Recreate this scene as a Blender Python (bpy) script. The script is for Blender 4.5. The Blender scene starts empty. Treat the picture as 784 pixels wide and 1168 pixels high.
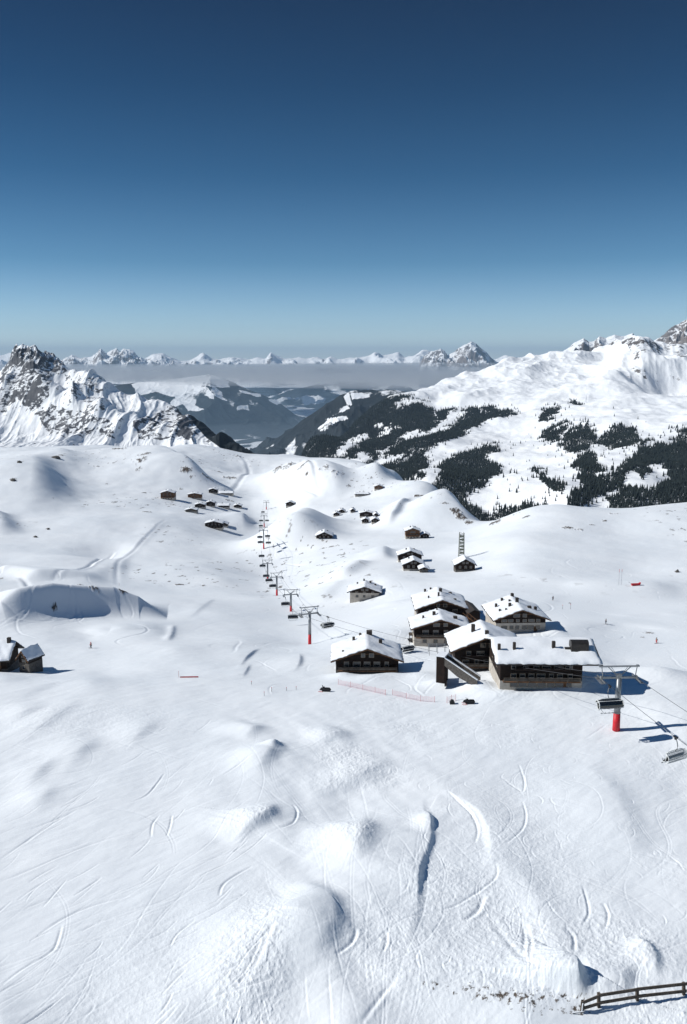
import bpy, bmesh, math, random, time
import numpy as np
from mathutils import Vector, Matrix
T0 = time.time()
random.seed(7)
rng = np.random.default_rng(11)
sc = bpy.context.scene
COL = sc.collection
R = math.radians

# ------------------------------------------------------------------ camera geometry (photo 784 x 1168 px)
FPX, PITCH, CZ = 1000.0, R(9.8), 75.0
cp, sp = math.cos(PITCH), math.sin(PITCH)
def tanA(py):
    v = (584.0 - np.asarray(py, float)) / FPX
    return np.tan(PITCH - np.arctan(v))
def uu(px, py):
    v = (584.0 - np.asarray(py, float)) / FPX
    return (np.asarray(px, float) - 392.0) / FPX / (cp + v * sp)
def proj(x, y, z):                      # world -> photo pixel
    dz = z - CZ
    f = y * cp - dz * sp
    return 392 + FPX * x / f, 584 - FPX * (y * sp + dz * cp) / f

cam_d = bpy.data.cameras.new('camera')
cam = bpy.data.objects.new('camera', cam_d); COL.objects.link(cam)
cam.location = (0, 0, CZ); cam.rotation_euler = (math.pi/2 - PITCH, 0, 0)
cam_d.sensor_fit = 'HORIZONTAL'; cam_d.sensor_width = 36; cam_d.lens = 36 * FPX / 784
cam_d.clip_start = 1; cam_d.clip_end = 200000
sc.camera = cam

# ------------------------------------------------------------------ light
SUN_EL, SUN_ROT = R(37.5), R(269)
sd = Vector((math.sin(SUN_ROT)*math.cos(SUN_EL), math.cos(SUN_ROT)*math.cos(SUN_EL), math.sin(SUN_EL)))
sl = bpy.data.lights.new('sun', 'SUN'); sl.energy = 4.2; sl.angle = R(0.5); sl.color = (1, .99, .95)
so = bpy.data.objects.new('sun', sl); COL.objects.link(so); so.location = (-60, 0, 160)
so.rotation_euler = (-sd).to_track_quat('-Z', 'Y').to_euler()
w = bpy.data.worlds.new('World'); sc.world = w; w.use_nodes = True
nt = w.node_tree; nt.nodes.clear()
sky = nt.nodes.new('ShaderNodeTexSky'); sky.sky_type = 'NISHITA'; sky.sun_disc = False
sky.sun_elevation = SUN_EL; sky.sun_rotation = SUN_ROT; sky.altitude = 2400
sky.air_density = 1.0; sky.dust_density = 0.3; sky.ozone_density = 3.0
bg = nt.nodes.new('ShaderNodeBackground'); bg.inputs['Strength'].default_value = 0.135
wo = nt.nodes.new('ShaderNodeOutputWorld')
hs = nt.nodes.new('ShaderNodeHueSaturation'); hs.inputs['Saturation'].default_value = 1.0
tc = nt.nodes.new('ShaderNodeTexCoord'); sx = nt.nodes.new('ShaderNodeSeparateXYZ'); nt.links.new(tc.outputs['Generated'], sx.inputs[0])
rp_ = nt.nodes.new('ShaderNodeValToRGB'); el = rp_.color_ramp.elements
el[0].position = 0.0; el[0].color = (1.15, 1.15, 1.16, 1); el[1].position = 1.0; el[1].color = (.22, .47, .60, 1)
for q_, c_ in ((.035, (.68, .755, .80, 1)), (.105, (.235, .41, .49, 1)), (.194, (.066, .225, .315, 1)), (.276, (.018, .136, .218, 1)), (.36, (.007, .082, .148, 1))):
    e_ = el.new(q_); e_.color = c_
nt.links.new(sx.outputs['Z'], rp_.inputs[0])
mx_ = nt.nodes.new('ShaderNodeMix'); mx_.data_type = 'RGBA'; mx_.blend_type = 'MULTIPLY'; mx_.inputs[0].default_value = 1
nt.links.new(sky.outputs[0], mx_.inputs[6]); nt.links.new(rp_.outputs[0], mx_.inputs[7]); nt.links.new(mx_.outputs[2], hs.inputs['Color'])
nt.links.new(hs.outputs[0], bg.inputs['Color']); nt.links.new(bg.outputs[0], wo.inputs['Surface'])
vs = sc.view_settings; vs.view_transform = 'Standard'; vs.look = 'None'; vs.exposure = 0.20; vs.gamma = 1; vs.use_curve_mapping = False
sc.cycles.max_bounces = 5; sc.cycles.diffuse_bounces = 3; sc.cycles.volume_bounces = 0

# ------------------------------------------------------------------ object helpers
def tag(o, label=None, cat=None, group=None, kind=None):
    if label and not 4 <= len(label.split()) <= 16: print('LONG', len(label.split()), label)
    for k, v in (('label', label), ('category', cat), ('group', group), ('kind', kind)):
        if v: o[k] = v
    return o
def link(name, me, parent=None):
    o = bpy.data.objects.new(name, me); COL.objects.link(o)
    if parent is not None: o.parent = parent
    return o
def empty(name, loc=(0, 0, 0), rz=0, s=1):
    o = bpy.data.objects.new(name, None); COL.objects.link(o)
    o.location = loc; o.rotation_euler = (0, 0, rz); o.scale = (s, s, s); o.empty_display_size = .5
    return o

# ------------------------------------------------------------------ noise
_P = rng.permutation(4096).astype(np.int64)
_G = rng.random(4096) * 2 * np.pi
_GX, _GY = np.cos(_G), np.sin(_G)
def perlin(x, y):
    xi = np.floor(x).astype(np.int64); yi = np.floor(y).astype(np.int64)
    fx = x - xi; fy = y - yi
    wx = fx*fx*fx*(fx*(fx*6-15)+10); wy = fy*fy*fy*(fy*(fy*6-15)+10)
    def g(i, j, dx, dy):
        h = _P[(_P[(xi + i) & 4095] + yi + j) & 4095]
        return _GX[h]*dx + _GY[h]*dy
    a = g(0, 0, fx, fy); b = g(1, 0, fx-1, fy); c = g(0, 1, fx, fy-1); d = g(1, 1, fx-1, fy-1)
    return ((a + (b-a)*wx)*(1-wy) + (c + (d-c)*wx)*wy) * 1.5
def fbm(x, y, o=4, g=.5, seed=0):
    s = 0; a = 1; x = x + seed*17.3; y = y + seed*31.7
    for k in range(o):
        s = s + a*perlin(x, y); x = x*2.03 + 11.1; y = y*2.03 - 7.7; a *= g
    return s
def ridged(x, y, o=5, g=.5, seed=0):
    s = 0; a = 1; w_ = 1; x = x + seed*13.7; y = y + seed*5.3
    for k in range(o):
        n = 1 - np.abs(perlin(x, y)) * 1.4; n = np.clip(n, 0, 1)**2
        s = s + a*n*w_; w_ = np.clip(n*1.6, 0, 1); x = x*2.07 + 3.1; y = y*2.07 - 9.2; a *= g
    return s
def smooth(a, b, x):
    t = np.clip((x-a)/(b-a), 0, 1); return t*t*(3-2*t)

# ------------------------------------------------------------------ control-point surfaces in (u = x/Y, ln Y)
def W(u, Y, z): return ('w', u, Y, z)
def rbf_fit(ctrl, ku, kv, c):
    P = []; t = []
    for q in ctrl:
        if q[0] == 'w': P.append((q[1]*ku, math.log(q[2])*kv)); t.append((CZ-q[3])/q[2])
        else: P.append((float(uu(q[0], q[1]))*ku, math.log(q[2])*kv)); t.append(float(tanA(q[1])))
    P = np.array(P); t = np.array(t); n = len(P)
    D = np.sqrt(((P[:, None]-P[None])**2).sum(-1) + c*c)
    A = np.zeros((n+3, n+3)); A[:n, :n] = D - np.eye(n)*1e-4; A[:n, n] = 1; A[:n, n+1:] = P; A[n, :n] = 1; A[n+1:, :n] = P.T
    wv = np.linalg.solve(A, np.concatenate([t, np.zeros(3)]))
    return P, wv, c, ku, kv
def rbf_eval(fit, u, lv):
    P, wv, c, ku, kv = fit; n = len(P); out = np.empty(u.size); a = u.ravel()*ku; b = lv.ravel()*kv
    for s in range(0, a.size, 20000):
        d = np.sqrt((a[s:s+20000, None]-P[None, :, 0])**2 + (b[s:s+20000, None]-P[None, :, 1])**2 + c*c)
        out[s:s+20000] = d@wv[:n] + wv[n] + wv[n+1]*a[s:s+20000] + wv[n+2]*b[s:s+20000]
    return out.reshape(u.shape)
def upsample(cu, cv, M, fu, fv):        # Catmull-Rom on a uniform coarse grid
    def axis(c, f, M, ax):
        h = c[1]-c[0]; p = (f-c[0])/h; i = np.clip(np.floor(p).astype(int), 1, len(c)-3); t = p-i
        w0 = -.5*t+t*t-.5*t**3; w1 = 1-2.5*t*t+1.5*t**3; w2 = .5*t+2*t*t-1.5*t**3; w3 = -.5*t*t+.5*t**3
        sh = (-1, 1) if ax == 0 else (1, -1)
        tk = lambda k: np.take(M, i+k, axis=ax)
        return tk(-1)*w0.reshape(sh)+tk(0)*w1.reshape(sh)+tk(1)*w2.reshape(sh)+tk(2)*w3.reshape(sh)
    return axis(cv, fv, axis(cu, fu, M, 1), 0)
class Sheet:                             # rows: ln Y, columns: u
    def __init__(s, ctrl, us, vs, ku=4.0, kv=1.0, c=.03, nc=(200, 260)):
        s.us = np.asarray(us); s.vs = np.asarray(vs)
        fit = rbf_fit(ctrl, ku, kv, c)
        du = (s.us[-1]-s.us[0])/(nc[0]-5); dv = (s.vs[-1]-s.vs[0])/(nc[1]-5)
        cu = s.us[0] + du*np.arange(-2, nc[0]-2); cv = s.vs[0] + dv*np.arange(-2, nc[1]-2)
        U, V = np.meshgrid(cu, cv); M = rbf_eval(fit, U, V)
        T = upsample(cu, cv, M, s.us, s.vs)
        s.Y = np.exp(s.vs)[:, None] * np.ones_like(T); s.X = s.us[None, :]*s.Y
        s.Z = CZ - s.Y*T
    def z_at(s, x, y):
        u = x/y; v = math.log(y)
        i = min(max(np.searchsorted(s.us, u)-1, 0), len(s.us)-2); j = min(max(np.searchsorted(s.vs, v)-1, 0), len(s.vs)-2)
        a = (u-s.us[i])/(s.us[i+1]-s.us[i]); b = (v-s.vs[j])/(s.vs[j+1]-s.vs[j])
        Z = s.Z; return float((Z[j, i]*(1-a)+Z[j, i+1]*a)*(1-b)+(Z[j+1, i]*(1-a)+Z[j+1, i+1]*a)*b)
    def hit(s, px, py, ymin=0, ymax=1e9):
        u = float(uu(px, py)); t = float(tanA(py)); i = min(max(np.searchsorted(s.us, u)-1, 0), len(s.us)-1)
        Yc = s.Y[:, i]; d = s.Z[:, i] - (CZ - Yc*t)
        ok = (d >= 0) & (Yc >= ymin) & (Yc <= ymax); k = int(np.argmax(ok))
        if not ok.any():
            m = (Yc >= ymin) & (Yc <= ymax); k = int(np.argmax(np.where(m, d/Yc, -9)))   # the crest nearest that ray
        Yh = Yc[k]
        if k > 0 and ok[k] and d[k-1] < 0: Yh = Yc[k-1] + (Yc[k]-Yc[k-1])*(-d[k-1])/(d[k]-d[k-1])
        return Vector((u*Yh, Yh, s.z_at(u*Yh, Yh)))
    def sub(s, x0, x1, y0, y1):
        y0 = max(y0, 1.); y1 = max(y1, y0+1)
        cs = [x0/y0, x0/y1, x1/y0, x1/y1]
        i0 = max(np.searchsorted(s.us, min(cs))-1, 0); i1 = np.searchsorted(s.us, max(cs))+1
        j0 = max(np.searchsorted(s.vs, math.log(y0))-1, 0); j1 = np.searchsorted(s.vs, math.log(y1))+1
        return slice(j0, j1), slice(i0, i1)
    def polydist(s, pts, rad):           # signed distance (+ = right of travel), param 0..1
        pts = np.asarray(pts, float)
        sj, si = s.sub(pts[:, 0].min()-rad, pts[:, 0].max()+rad, pts[:, 1].min()-rad, pts[:, 1].max()+rad)
        X = s.X[sj, si]; Y = s.Y[sj, si]
        if X.size == 0: return None
        best = np.full(X.shape, 1e9); sg = np.ones(X.shape); par = np.zeros(X.shape)
        L = np.r_[0, np.cumsum(np.hypot(*np.diff(pts, axis=0).T))]; tot = L[-1] or 1
        for k in range(len(pts)-1):
            a = pts[k]; d = pts[k+1]-a; l2 = (d*d).sum() or 1e-9
            t = np.clip(((X-a[0])*d[0]+(Y-a[1])*d[1])/l2, 0, 1)
            qx = X-a[0]-t*d[0]; qy = Y-a[1]-t*d[1]; r = np.hypot(qx, qy); m = r < best
            best = np.where(m, r, best); sg = np.where(m, np.sign(qx*d[1]-qy*d[0]), sg); par = np.where(m, (L[k]+t*(L[k+1]-L[k]))/tot, par)
        return sj, si, best*sg, par
    def build(s, name, mat, attrs=None, parent=None):
        nv, nu = s.X.shape
        co = np.stack([s.X, s.Y, s.Z], -1).reshape(-1, 3).astype(np.float32)
        idx = np.arange(nv*nu, dtype=np.int32).reshape(nv, nu)
        f = np.stack([idx[:-1, :-1], idx[:-1, 1:], idx[1:, 1:], idx[1:, :-1]], -1).reshape(-1, 4)
        me = bpy.data.meshes.new(name)
        me.vertices.add(len(co)); me.vertices.foreach_set('co', co.ravel())
        me.loops.add(f.size); me.loops.foreach_set('vertex_index', f.ravel())
        me.polygons.add(len(f)); me.polygons.foreach_set('loop_start', np.arange(0, f.size, 4, dtype=np.int32))
        me.polygons.foreach_set('use_smooth', np.ones(len(f), bool))
        for k, a in (attrs or {}).items():
            at_ = me.attributes.new(k, 'FLOAT', 'POINT'); at_.data.foreach_set('value', np.asarray(a, np.float32).ravel())
        me.update(calc_edges=True); me.materials.append(mat)
        return link(name, me, parent)
def inpoly(px, py, poly):
    poly = np.asarray(poly, float); c = np.zeros(np.shape(px), bool); n = len(poly)
    for i in range(n):
        x0, y0 = poly[i]; x1, y1 = poly[i-1]
        if y0 == y1: continue
        c ^= ((y0 > py) != (y1 > py)) & (px < (x1-x0)*(py-y0)/(y1-y0)+x0)
    return c

# ------------------------------------------------------------------ node materials
def newmat(name):
    m = bpy.data.materials.new(name); m.use_nodes = True; n = m.node_tree; n.nodes.clear()
    o = n.nodes.new('ShaderNodeOutputMaterial'); b = n.nodes.new('ShaderNodeBsdfPrincipled'); n.links.new(b.outputs[0], o.inputs[0])
    return m, n, b
def N(n, t, **kw):
    q = n.nodes.new(t)
    for k, v in kw.items():
        if k in q.inputs.keys(): q.inputs[k].default_value = v
        else: setattr(q, k, v)
    return q
def noise(n, vec, scale, detail=4, rough=.55):
    q = N(n, 'ShaderNodeTexNoise', Scale=scale, Detail=detail, Roughness=rough); n.links.new(vec, q.inputs['Vector']); return q.outputs[0]
def ramp(n, fac, a, b, c0=(0, 0, 0, 1), c1=(1, 1, 1, 1)):
    q = N(n, 'ShaderNodeValToRGB'); e = q.color_ramp.elements; e[0].position = a; e[1].position = b; e[0].color = c0; e[1].color = c1
    n.links.new(fac, q.inputs[0]); return q.outputs[0]
def mth(n, op, a, b=None, clamp=False):
    q = N(n, 'ShaderNodeMath', operation=op, use_clamp=clamp)
    for i, v in enumerate((a, b)):
        if v is None: continue
        if isinstance(v, (int, float)): q.inputs[i].default_value = v
        else: n.links.new(v, q.inputs[i])
    return q.outputs[0]
def mix(n, fac, a, b):
    q = N(n, 'ShaderNodeMix', data_type='RGBA')
    for i, v in ((0, fac), (6, a), (7, b)):
        if isinstance(v, (int, float)): q.inputs[i].default_value = v
        elif isinstance(v, tuple): q.inputs[i].default_value = v
        else: n.links.new(v, q.inputs[i])
    return q.outputs[2]
def pos(n): return N(n, 'ShaderNodeNewGeometry').outputs['Position']
SNOW = (.83, .85, .88, 1)
# ------------------------------------------------------------------ ground sheet
G = [W(-.9,30,3),W(0,30,2),W(.9,30,2), W(-.9,90,4),W(.9,90,-1),W(-.9,200,0),W(.9,200,-6),W(-.8,400,-20),W(.8,400,-30),
 (0,1168,90),(200,1168,90),(392,1168,90),(600,1168,90),(784,1168,90),
 (0,1100,101),(200,1100,100),(392,1100,100),(600,1100,100),(784,1100,100),
 (0,1000,120),(200,1000,119),(392,1000,118),(600,1000,118),(784,1000,118),
 (0,900,147),(200,900,146),(392,900,146),(600,900,146),(784,900,146),
 (0,840,168),(200,840,167),(392,840,166),(600,840,166),(700,836,168),(784,840,166),
 (0,772,204),(-150,772,204),(100,776,202),(200,785,198),(300,787,197),(392,790,195),(500,792,193),(600,790,191),(700,790,191),(784,790,190),
 (-150,765,222),(0,766,222),(60,769,221),(120,768,221),(200,769,216),(300,765,222),(392,765,220),(350,780,205),(450,768,216),(510,765,214),(560,780,196),(620,784,192),(680,775,199),
 (100,742,252),(200,740,245),(20,745,250),(280,738,262),(353,735,290),(410,725,272),(500,735,260),(470,712,285),(560,735,240),(600,722,255),(640,715,262),
 (700,760,222),(784,760,220),(700,720,265),(784,720,262),(700,690,318),(784,690,315),(640,676,345),(690,668,358),(740,668,358),(784,680,345),
 (725,655,430),(784,652,420),(650,642,460),(600,650,430),(600,622,520),(700,612,560),(784,612,540),(850,600,560),
 (600,590,640),(560,602,690),(650,579,690),(720,580,685),(784,572,720),(900,570,720),
 (440,700,325),(440,662,425),(416,684,400),(380,700,370),(332,697,400),(316,679,480),(305,660,590),(301,625,800),(303,595,1000),(305,570,1200),
 (400,640,540),(390,655,480),(500,690,312),(500,662,420),(470,648,480),(530,650,480),(480,614,640),(540,617,600),(560,640,500),
 (410,596,800),(385,596,810),(370,613,700),(430,603,760),(520,603,720),(350,632,640),(440,625,600),
 (441,558,1050),(480,554,1050),(500,558,1000),(525,577,880),(550,600,760),(420,570,980),(470,580,880),(420,555,1150),
 W(.06,1350,-170),W(.12,1300,-220),W(.14,1100,-200),W(.17,900,-150),W(.20,900,-150),W(.25,900,-140),W(.35,950,-150),W(.45,950,-150),
 W(.15,1500,-420),W(.25,1400,-400),W(.4,1400,-380),W(.8,1200,-300),W(.8,2600,-700),
 W(.15,2600,-800),W(.3,2600,-800),W(.02,2600,-480),W(-.1,2600,-420),W(-.25,2600,-400),W(-.45,2600,-400),W(-.8,2600,-400),
 (280,520,1850),(330,519,1850),(390,528,1700),(425,535,1600),(440,545,1400),(457,556,1250),(300,545,1500),(340,548,1380),(380,552,1300),(410,556,1200),
 (350,575,1000),(260,560,1150),(240,590,900),(200,600,800),(150,600,790),(80,602,760),(0,602,740),(-150,602,740),(275,600,900),(260,620,760),
 (0,565,950),(100,562,1000),(0,511,1500),(50,510,1550),(100,508,1600),(170,512,1600),(205,509,1800),(240,511,1900),(-150,512,1500),(150,545,1200),(50,540,1150),(200,552,1120),
 W(-.4,1950,-230),W(-.3,1950,-230),W(-.2,2050,-230),W(-.1,2200,-230),W(-.05,2150,-230),W(0,2050,-240),W(.04,1900,-250),
 (0,640,565),(100,640,580),(130,655,540),(200,650,560),(250,660,520),(200,674,470),(290,682,440),(250,700,352),(200,700,352),(200,725,290),(280,732,275),(100,728,280),(0,728,276),(-100,728,276),
 (-100,690,340),(0,700,312),
 (15,710,297),(60,713,296),(120,715,295),(170,714,298),W(-.40,340,-24),W(-.36,345,-26),W(-.33,345,-27),W(-.29,345,-27.5),W(-.25,345,-27.5),W(-.36,400,-34),W(-.3,400,-35),
 (20,655,480),(80,655,490)]
us = np.r_[np.linspace(-1.0, -.46, 60)[:-1], np.linspace(-.46, .46, 1150), np.linspace(.46, 1.0, 60)[1:]]
vs_ = np.r_[np.linspace(math.log(30), math.log(80), 60)[:-1], np.linspace(math.log(80), math.log(300), 1000)[:-1], np.linspace(math.log(300), math.log(2600), 740)]
GR = Sheet(G, us, vs_, ku=1.7, kv=1.0, c=.02, nc=(230, 300))
if True:  # gentle smoothing passes happen in the coarse fit already
    pass
at = GR.hit
def ppl(pts, n=0):                       # photo polyline -> ground polyline, Catmull-Rom refined
    P = [at(*p) for p in pts]; P = [(p.x, p.y) for p in P]
    if n and len(P) > 2:
        out = []; Q = [P[0]]+P+[P[-1]]
        for k in range(1, len(Q)-2):
            for t in np.linspace(0, 1, n, endpoint=False):
                a, b, c, d = [np.array(q) for q in Q[k-1:k+3]]
                out.append(.5*((2*b)+(c-a)*t+(2*a-5*b+4*c-d)*t*t+(-a+3*b-3*c+d)*t**3))
        out.append(np.array(P[-1])); return np.array(out)
    return np.array(P)
dZ = np.zeros_like(GR.Z); ROUGH = np.zeros_like(GR.Z); ROCK = np.zeros_like(GR.Z); SMOOTH = np.zeros_like(GR.Z)
def px_seed(p): return p[0][0]*.37
def crest(pts, h, wl, wr, tp=.25, n=6, power=2, rough=0, flip=True, irr=0):
    """snow crest along a photo polyline: left of travel falls over wl metres, right over wr"""
    if flip and pts[0][1] < pts[-1][1]: pts = pts[::-1]
    P = ppl(pts, n); q = GR.polydist(P, 2.6*max(wl, wr))
    if q is None: return
    sj, si, d, par = q; ad = np.abs(d)
    f = np.where(d < 0, np.exp(-(ad/wl)**power), np.exp(-(ad/wr)**power))
    e = smooth(0, tp, par)*smooth(0, tp, 1-par) if tp > 0 else 1
    far_end = np.exp(-np.clip(ad-np.where(d < 0, wl, wr)*1.7, 0, None)/wl)
    if irr: h = h*np.clip(.75+irr*perlin(par*7+px_seed(pts), par*0+.5), .15, 1.6)
    if P[:, 1].mean() < 185:
        h = h*1.4; dZ[sj, si] += .5*h*np.exp(-(ad/(max(wl, wr)*1.25))**2)*(smooth(0, .5, par)*smooth(0, .5, 1-par))
    dZ[sj, si] += h*f*e*far_end
    if rough: ROUGH[sj, si] = np.maximum(ROUGH[sj, si], rough*f*e)
def blob(px, py, rx, ry, h, rot=0, rough=0, arr=None, rad=None):
    c = at(px, py); r = 2.6*max(rx, ry); sj, si = GR.sub(c.x-r, c.x+r, c.y-r, c.y+r)
    dx = GR.X[sj, si]-c.x; dy = GR.Y[sj, si]-c.y; a = R(rot)
    q = ((dx*math.cos(a)+dy*math.sin(a))/rx)**2 + ((-dx*math.sin(a)+dy*math.cos(a))/ry)**2
    f = np.exp(-q); dZ[sj, si] += h*f
    if rough: ROUGH[sj, si] = np.maximum(ROUGH[sj, si], rough*np.clip(f*1.6, 0, 1))
    if arr is not None: arr[sj, si] = np.maximum(arr[sj, si], f)
# --- foreground mounds
crest([(272,846),(290,834),(304,826)], .6, 5, 1.8, tp=.5)
crest([(284,892),(298,874),(312,858),(324,842)], .9, 6, 2.0, tp=.5); crest([(306,862),(314,854),(318,848)], .5, 2, .9, tp=.5)
crest([(258,966),(280,950),(304,936),(308,914)], 1.0, 6, 1.6, rough=1, tp=.45)
crest([(336,910),(352,904),(398,892),(432,872),(454,860)], .6, 5, 2.4, rough=1, tp=.45)
crest([(340,850),(372,842),(404,830)], .5, 5, 2.2, rough=.7, tp=.5)
crest([(380,1000),(402,976),(414,952),(408,926)], 1.2, 7, 2.6, rough=.9, tp=.5)
crest([(462,1096),(474,1040),(477,1000),(490,962),(489,940),(481,920),(486,900)], .62, 9, .7, tp=.5, irr=.7)
crest([(486,960),(491,945),(486,925)], .45, 2, .5, tp=.5)
crest([(482,902),(510,904),(548,930),(562,966),(560,998)], .35, 6, 1.0, flip=False, tp=.4)
crest([(332,1120),(356,1090),(376,1068),(378,1046),(366,1026),(342,1016),(312,1012)], .6, 7, 1.7, tp=.45)
blob(332, 1062, 9, 9, 1.0); blob(352, 1056, 4.5, 7, .9)
crest([(250,1185),(290,1120),(308,1070),(318,1020)], .6, 7, 4, tp=.3, rough=.5)
blob(612, 1142, 12, 6, .7)
crest([(655,1143),(657,1128),(655,1116),(664,1108)], 1.5, 6, 1.1, tp=.3); crest([(658,1110),(690,1116),(726,1128)], .35, 3, 1.6, flip=False)
crest([(744,1122),(746,1098),(735,1080),(710,1070)], .5, 3.5, .8, tp=.4)
blob(480, 1110, 10, 6, .5, rough=.3); blob(560, 1100, 9, 5, .5, rough=.8)
crest([(540,960),(600,1010),(640,1090),(640,1120)], .25, 3, 2.5, flip=False)
crest([(640,860),(690,900),(716,960),(712,1010)], .5, 9, 3, tp=.4)
for a_ in ([(0,862),(30,840),(70,812),(96,790)], [(20,905),(44,880),(60,862)], [(70,880),(96,852),(120,838)], [(0,830),(30,812),(60,800)], [(10,800),(60,780),(110,778)], [(30,935),(52,905),(66,890)], [(140,860),(160,835),(190,815)]):
    crest(a_, .38, 5, 2.0, tp=.5)
crest([(270,762),(284,748),(297,738)], .65, 7, .7, tp=.45); crest([(332,768),(341,757),(341,744)], .7, 7, .9, tp=.45)
crest([(275,774),(281,764),(285,756)], .4, 4, .6, tp=.4)
crest([(190,732),(196,722),(198,712)], .5, 1.6, 1.0, rough=1); crest([(212,707),(230,694),(244,682)], .35, 5, 1.6)
crest([(100,724),(128,716),(150,720)], .8, 7, 5, flip=False)
# --- mid distance hills whose right flanks fall into shade
hp = [(float(uu(a_, 680))*y_, y_, h_) for a_, y_, h_ in ((-40, 292, 3), (0, 298, 7.5), (20, 305, 10.7), (60, 318, 13.5), (100, 329, 13), (130, 335, 12.5), (158, 338, 8.5), (190, 340, 0))]
sj, si, d_, pr_ = GR.polydist(np.array(hp)[:, :2], 60); L_ = np.r_[0, np.cumsum(np.hypot(*np.diff(np.array(hp)[:, :2], axis=0).T))]; L_ /= L_[-1]
dZ[sj, si] += np.interp(pr_, L_, [q[2] for q in hp])*np.where(d_ < 0, np.exp(-(np.abs(d_)/22)**1.6), np.exp(-(np.abs(d_)/8.0)**1.7))
crest([(228,560),(207,545),(184,531),(166,518)], 34, 110, 30, tp=.35)
crest([(277,610),(276,596),(281,586)], 10, 22, 10, tp=.4)
crest([(330,634),(338,618),(346,602)], 27, 38, 27, tp=.3)
crest([(436,640),(436,632),(438,626)], 4, 14, 6)
crest([(528,606),(518,590),(506,576),(493,566)], 15, 50, 19, tp=.35)
crest([(450,560),(445,545),(432,532)], 17, 60, 25, tp=.35)
crest([(334,566),(322,548),(312,532)], 17, 70, 18, tp=.45); crest([(392,566),(376,548),(362,534)], 20, 70, 19, tp=.45); crest([(432,566),(420,550),(408,540)], 17, 60, 18, tp=.45)
crest([(352,572),(340,562),(322,550)], 20, 50, 24); crest([(384,570),(368,562),(352,554)], 18, 36, 20)
crest([(14,598),(34,575),(38,548),(30,526)], 30, 120, 34, tp=.45); crest([(2,612),(-2,600),(-12,588)], 9, 50, 13)
crest([(72,550),(66,528),(58,514)], 14, 90, 30, tp=.45); crest([(134,618),(120,630),(104,640)], -5, 22, 16, tp=.4)
crest([(88,670),(110,655),(134,642)], 2.4, 20, 9)
crest([(56,664),(20,655),(-20,654)], 5, 9, 20, flip=False)
crest([(134,668),(138,640),(160,620),(192,592)], 1.3, 12, 5)
crest([(640,578),(590,582),(560,588)], 5, 40, 30)
crest([(440,606),(450,592),(462,575),(468,564)], 6, 12, 5)
crest([(636,670),(690,667),(740,668),(784,676)], 1.2, 16, 8, flip=False)
crest([(500,650),(560,645),(600,655),(650,670)], 1.2, 26, 10, flip=False)
crest([(640,716),(700,712),(750,716),(784,722)], 1.6, 9, 4, flip=False)
crest([(700,704),(750,700),(784,702)], .9, 6, 3, flip=False)
crest([(584,708),(612,690),(640,676)], 1.5, 14, 5)
crest([(394,660),(376,672),(362,690)][::-1], 1.6, 14, 6); crest([(386,664),(400,650),(416,640)], 3, 14, 6)
for q_ in ((640,600,5,46),(700,640,3,40),(760,596,4,46),(600,640,3,34),(560,625,4,30),(180,690,2,24),(250,650,3,40),(120,600,6,50),(60,640,3,30),(200,620,4,44),(470,600,4,30)):
    blob(q_[0], q_[1], q_[3], q_[3]*1.3, q_[2])
blob(772, 815, 12, 12, 1.5)
for q_ in ((745,772,9,8,6),(425,775,5,3.4,2.6),(446,772,4,3,2.2),(395,772,4,3,1.6),(480,772,5,4,2.5),(500,780,4,3,2),(585,795,7,3,1.5),(650,782,6,3.5,2.4),(545,785,4,3,2),(470,745,4,4,2.2),(640,735,5,4,2.4),(634,722,3,3,2.2),(690,758,6,4,2),(455,722,5,5,1.6),(540,700,5,5,2),(445,690,8,6,1.5)):
    blob(q_[0], q_[1], q_[2], q_[3], q_[4], rough=.4)
# --- undulation and wind texture
X, Y = GR.X, GR.Y
near = 1 - smooth(260, 330, Y)
cw = np.exp(-((GR.us[None, :]+.01)/.11)**2)*smooth(85, 95, Y)*(1-smooth(165, 190, Y))
dZ += cw*.5*fbm(X/13+.4*Y/13, Y/19, 3, .45, seed=71) + (.22)*(1-smooth(170, 200, Y))*fbm(X/17, Y/34, 2, .5, seed=72)
ksc = 1 + 5*smooth(250, 900, Y)
dZ += .22*fbm(X/26, Y/26, 3, seed=1)*smooth(60, 90, Y) + 2.6*smooth(320, 1100, Y)*fbm(X/130, Y/170, 4, seed=2) + (.28)*smooth(260, 600, Y)*fbm(X/40, Y/40, 3, seed=3)
dZ += (.025*near+.04)*fbm((X*.8+Y*.6)/7.0, (Y*.8-X*.6)/2.6, 3, seed=4)          # small sastrugi
village = smooth(185, 215, Y)*(1-smooth(330, 380, Y))*smooth(-.02, .02, GR.us[None, :]-.0)
GR.Z += dZ*(1-.65*village)
# rough, choppy snow
fl = fbm(X/3.2, Y/3.2, 2, seed=6); pat = smooth(.10, .55, fbm(X/22, Y/16, 3, seed=7))*near*smooth(-.12, .08, GR.us[None, :])
for (a_, b_, rx, ry, s_) in ((455,1080,8,9,.7),(286,1110,4.5,15,1),(520,1020,8,9,.8),(700,1080,8,6,.9),(560,1060,9,7,.8),(745,1150,6,4,.8),(170,1120,10,14,.35),(395,862,5,5,.9),(600,1120,9,3,.9),(420,880,6,5,.7),(470,830,5,3,.6),(100,820,20,8,.3),(590,990,10,18,.5)):
    blob(a_, b_, rx, ry, 0, rough=s_)
ROUGH = np.clip(np.maximum(ROUGH, pat*.32), 0, 1)
ROUGH = np.maximum(ROUGH, .55*smooth(198, 215, Y)*(1-smooth(290, 320, Y))*smooth(-.02, .03, GR.us[None, :])*(1-smooth(.28, .34, GR.us[None, :]))*smooth(-.15, .35, fbm(X/12, Y/12, 3, .6, seed=73)))
ch = smooth(-.1, .55, fbm(X/.62, Y/.62, 3, .6, seed=8))*1.5
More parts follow.
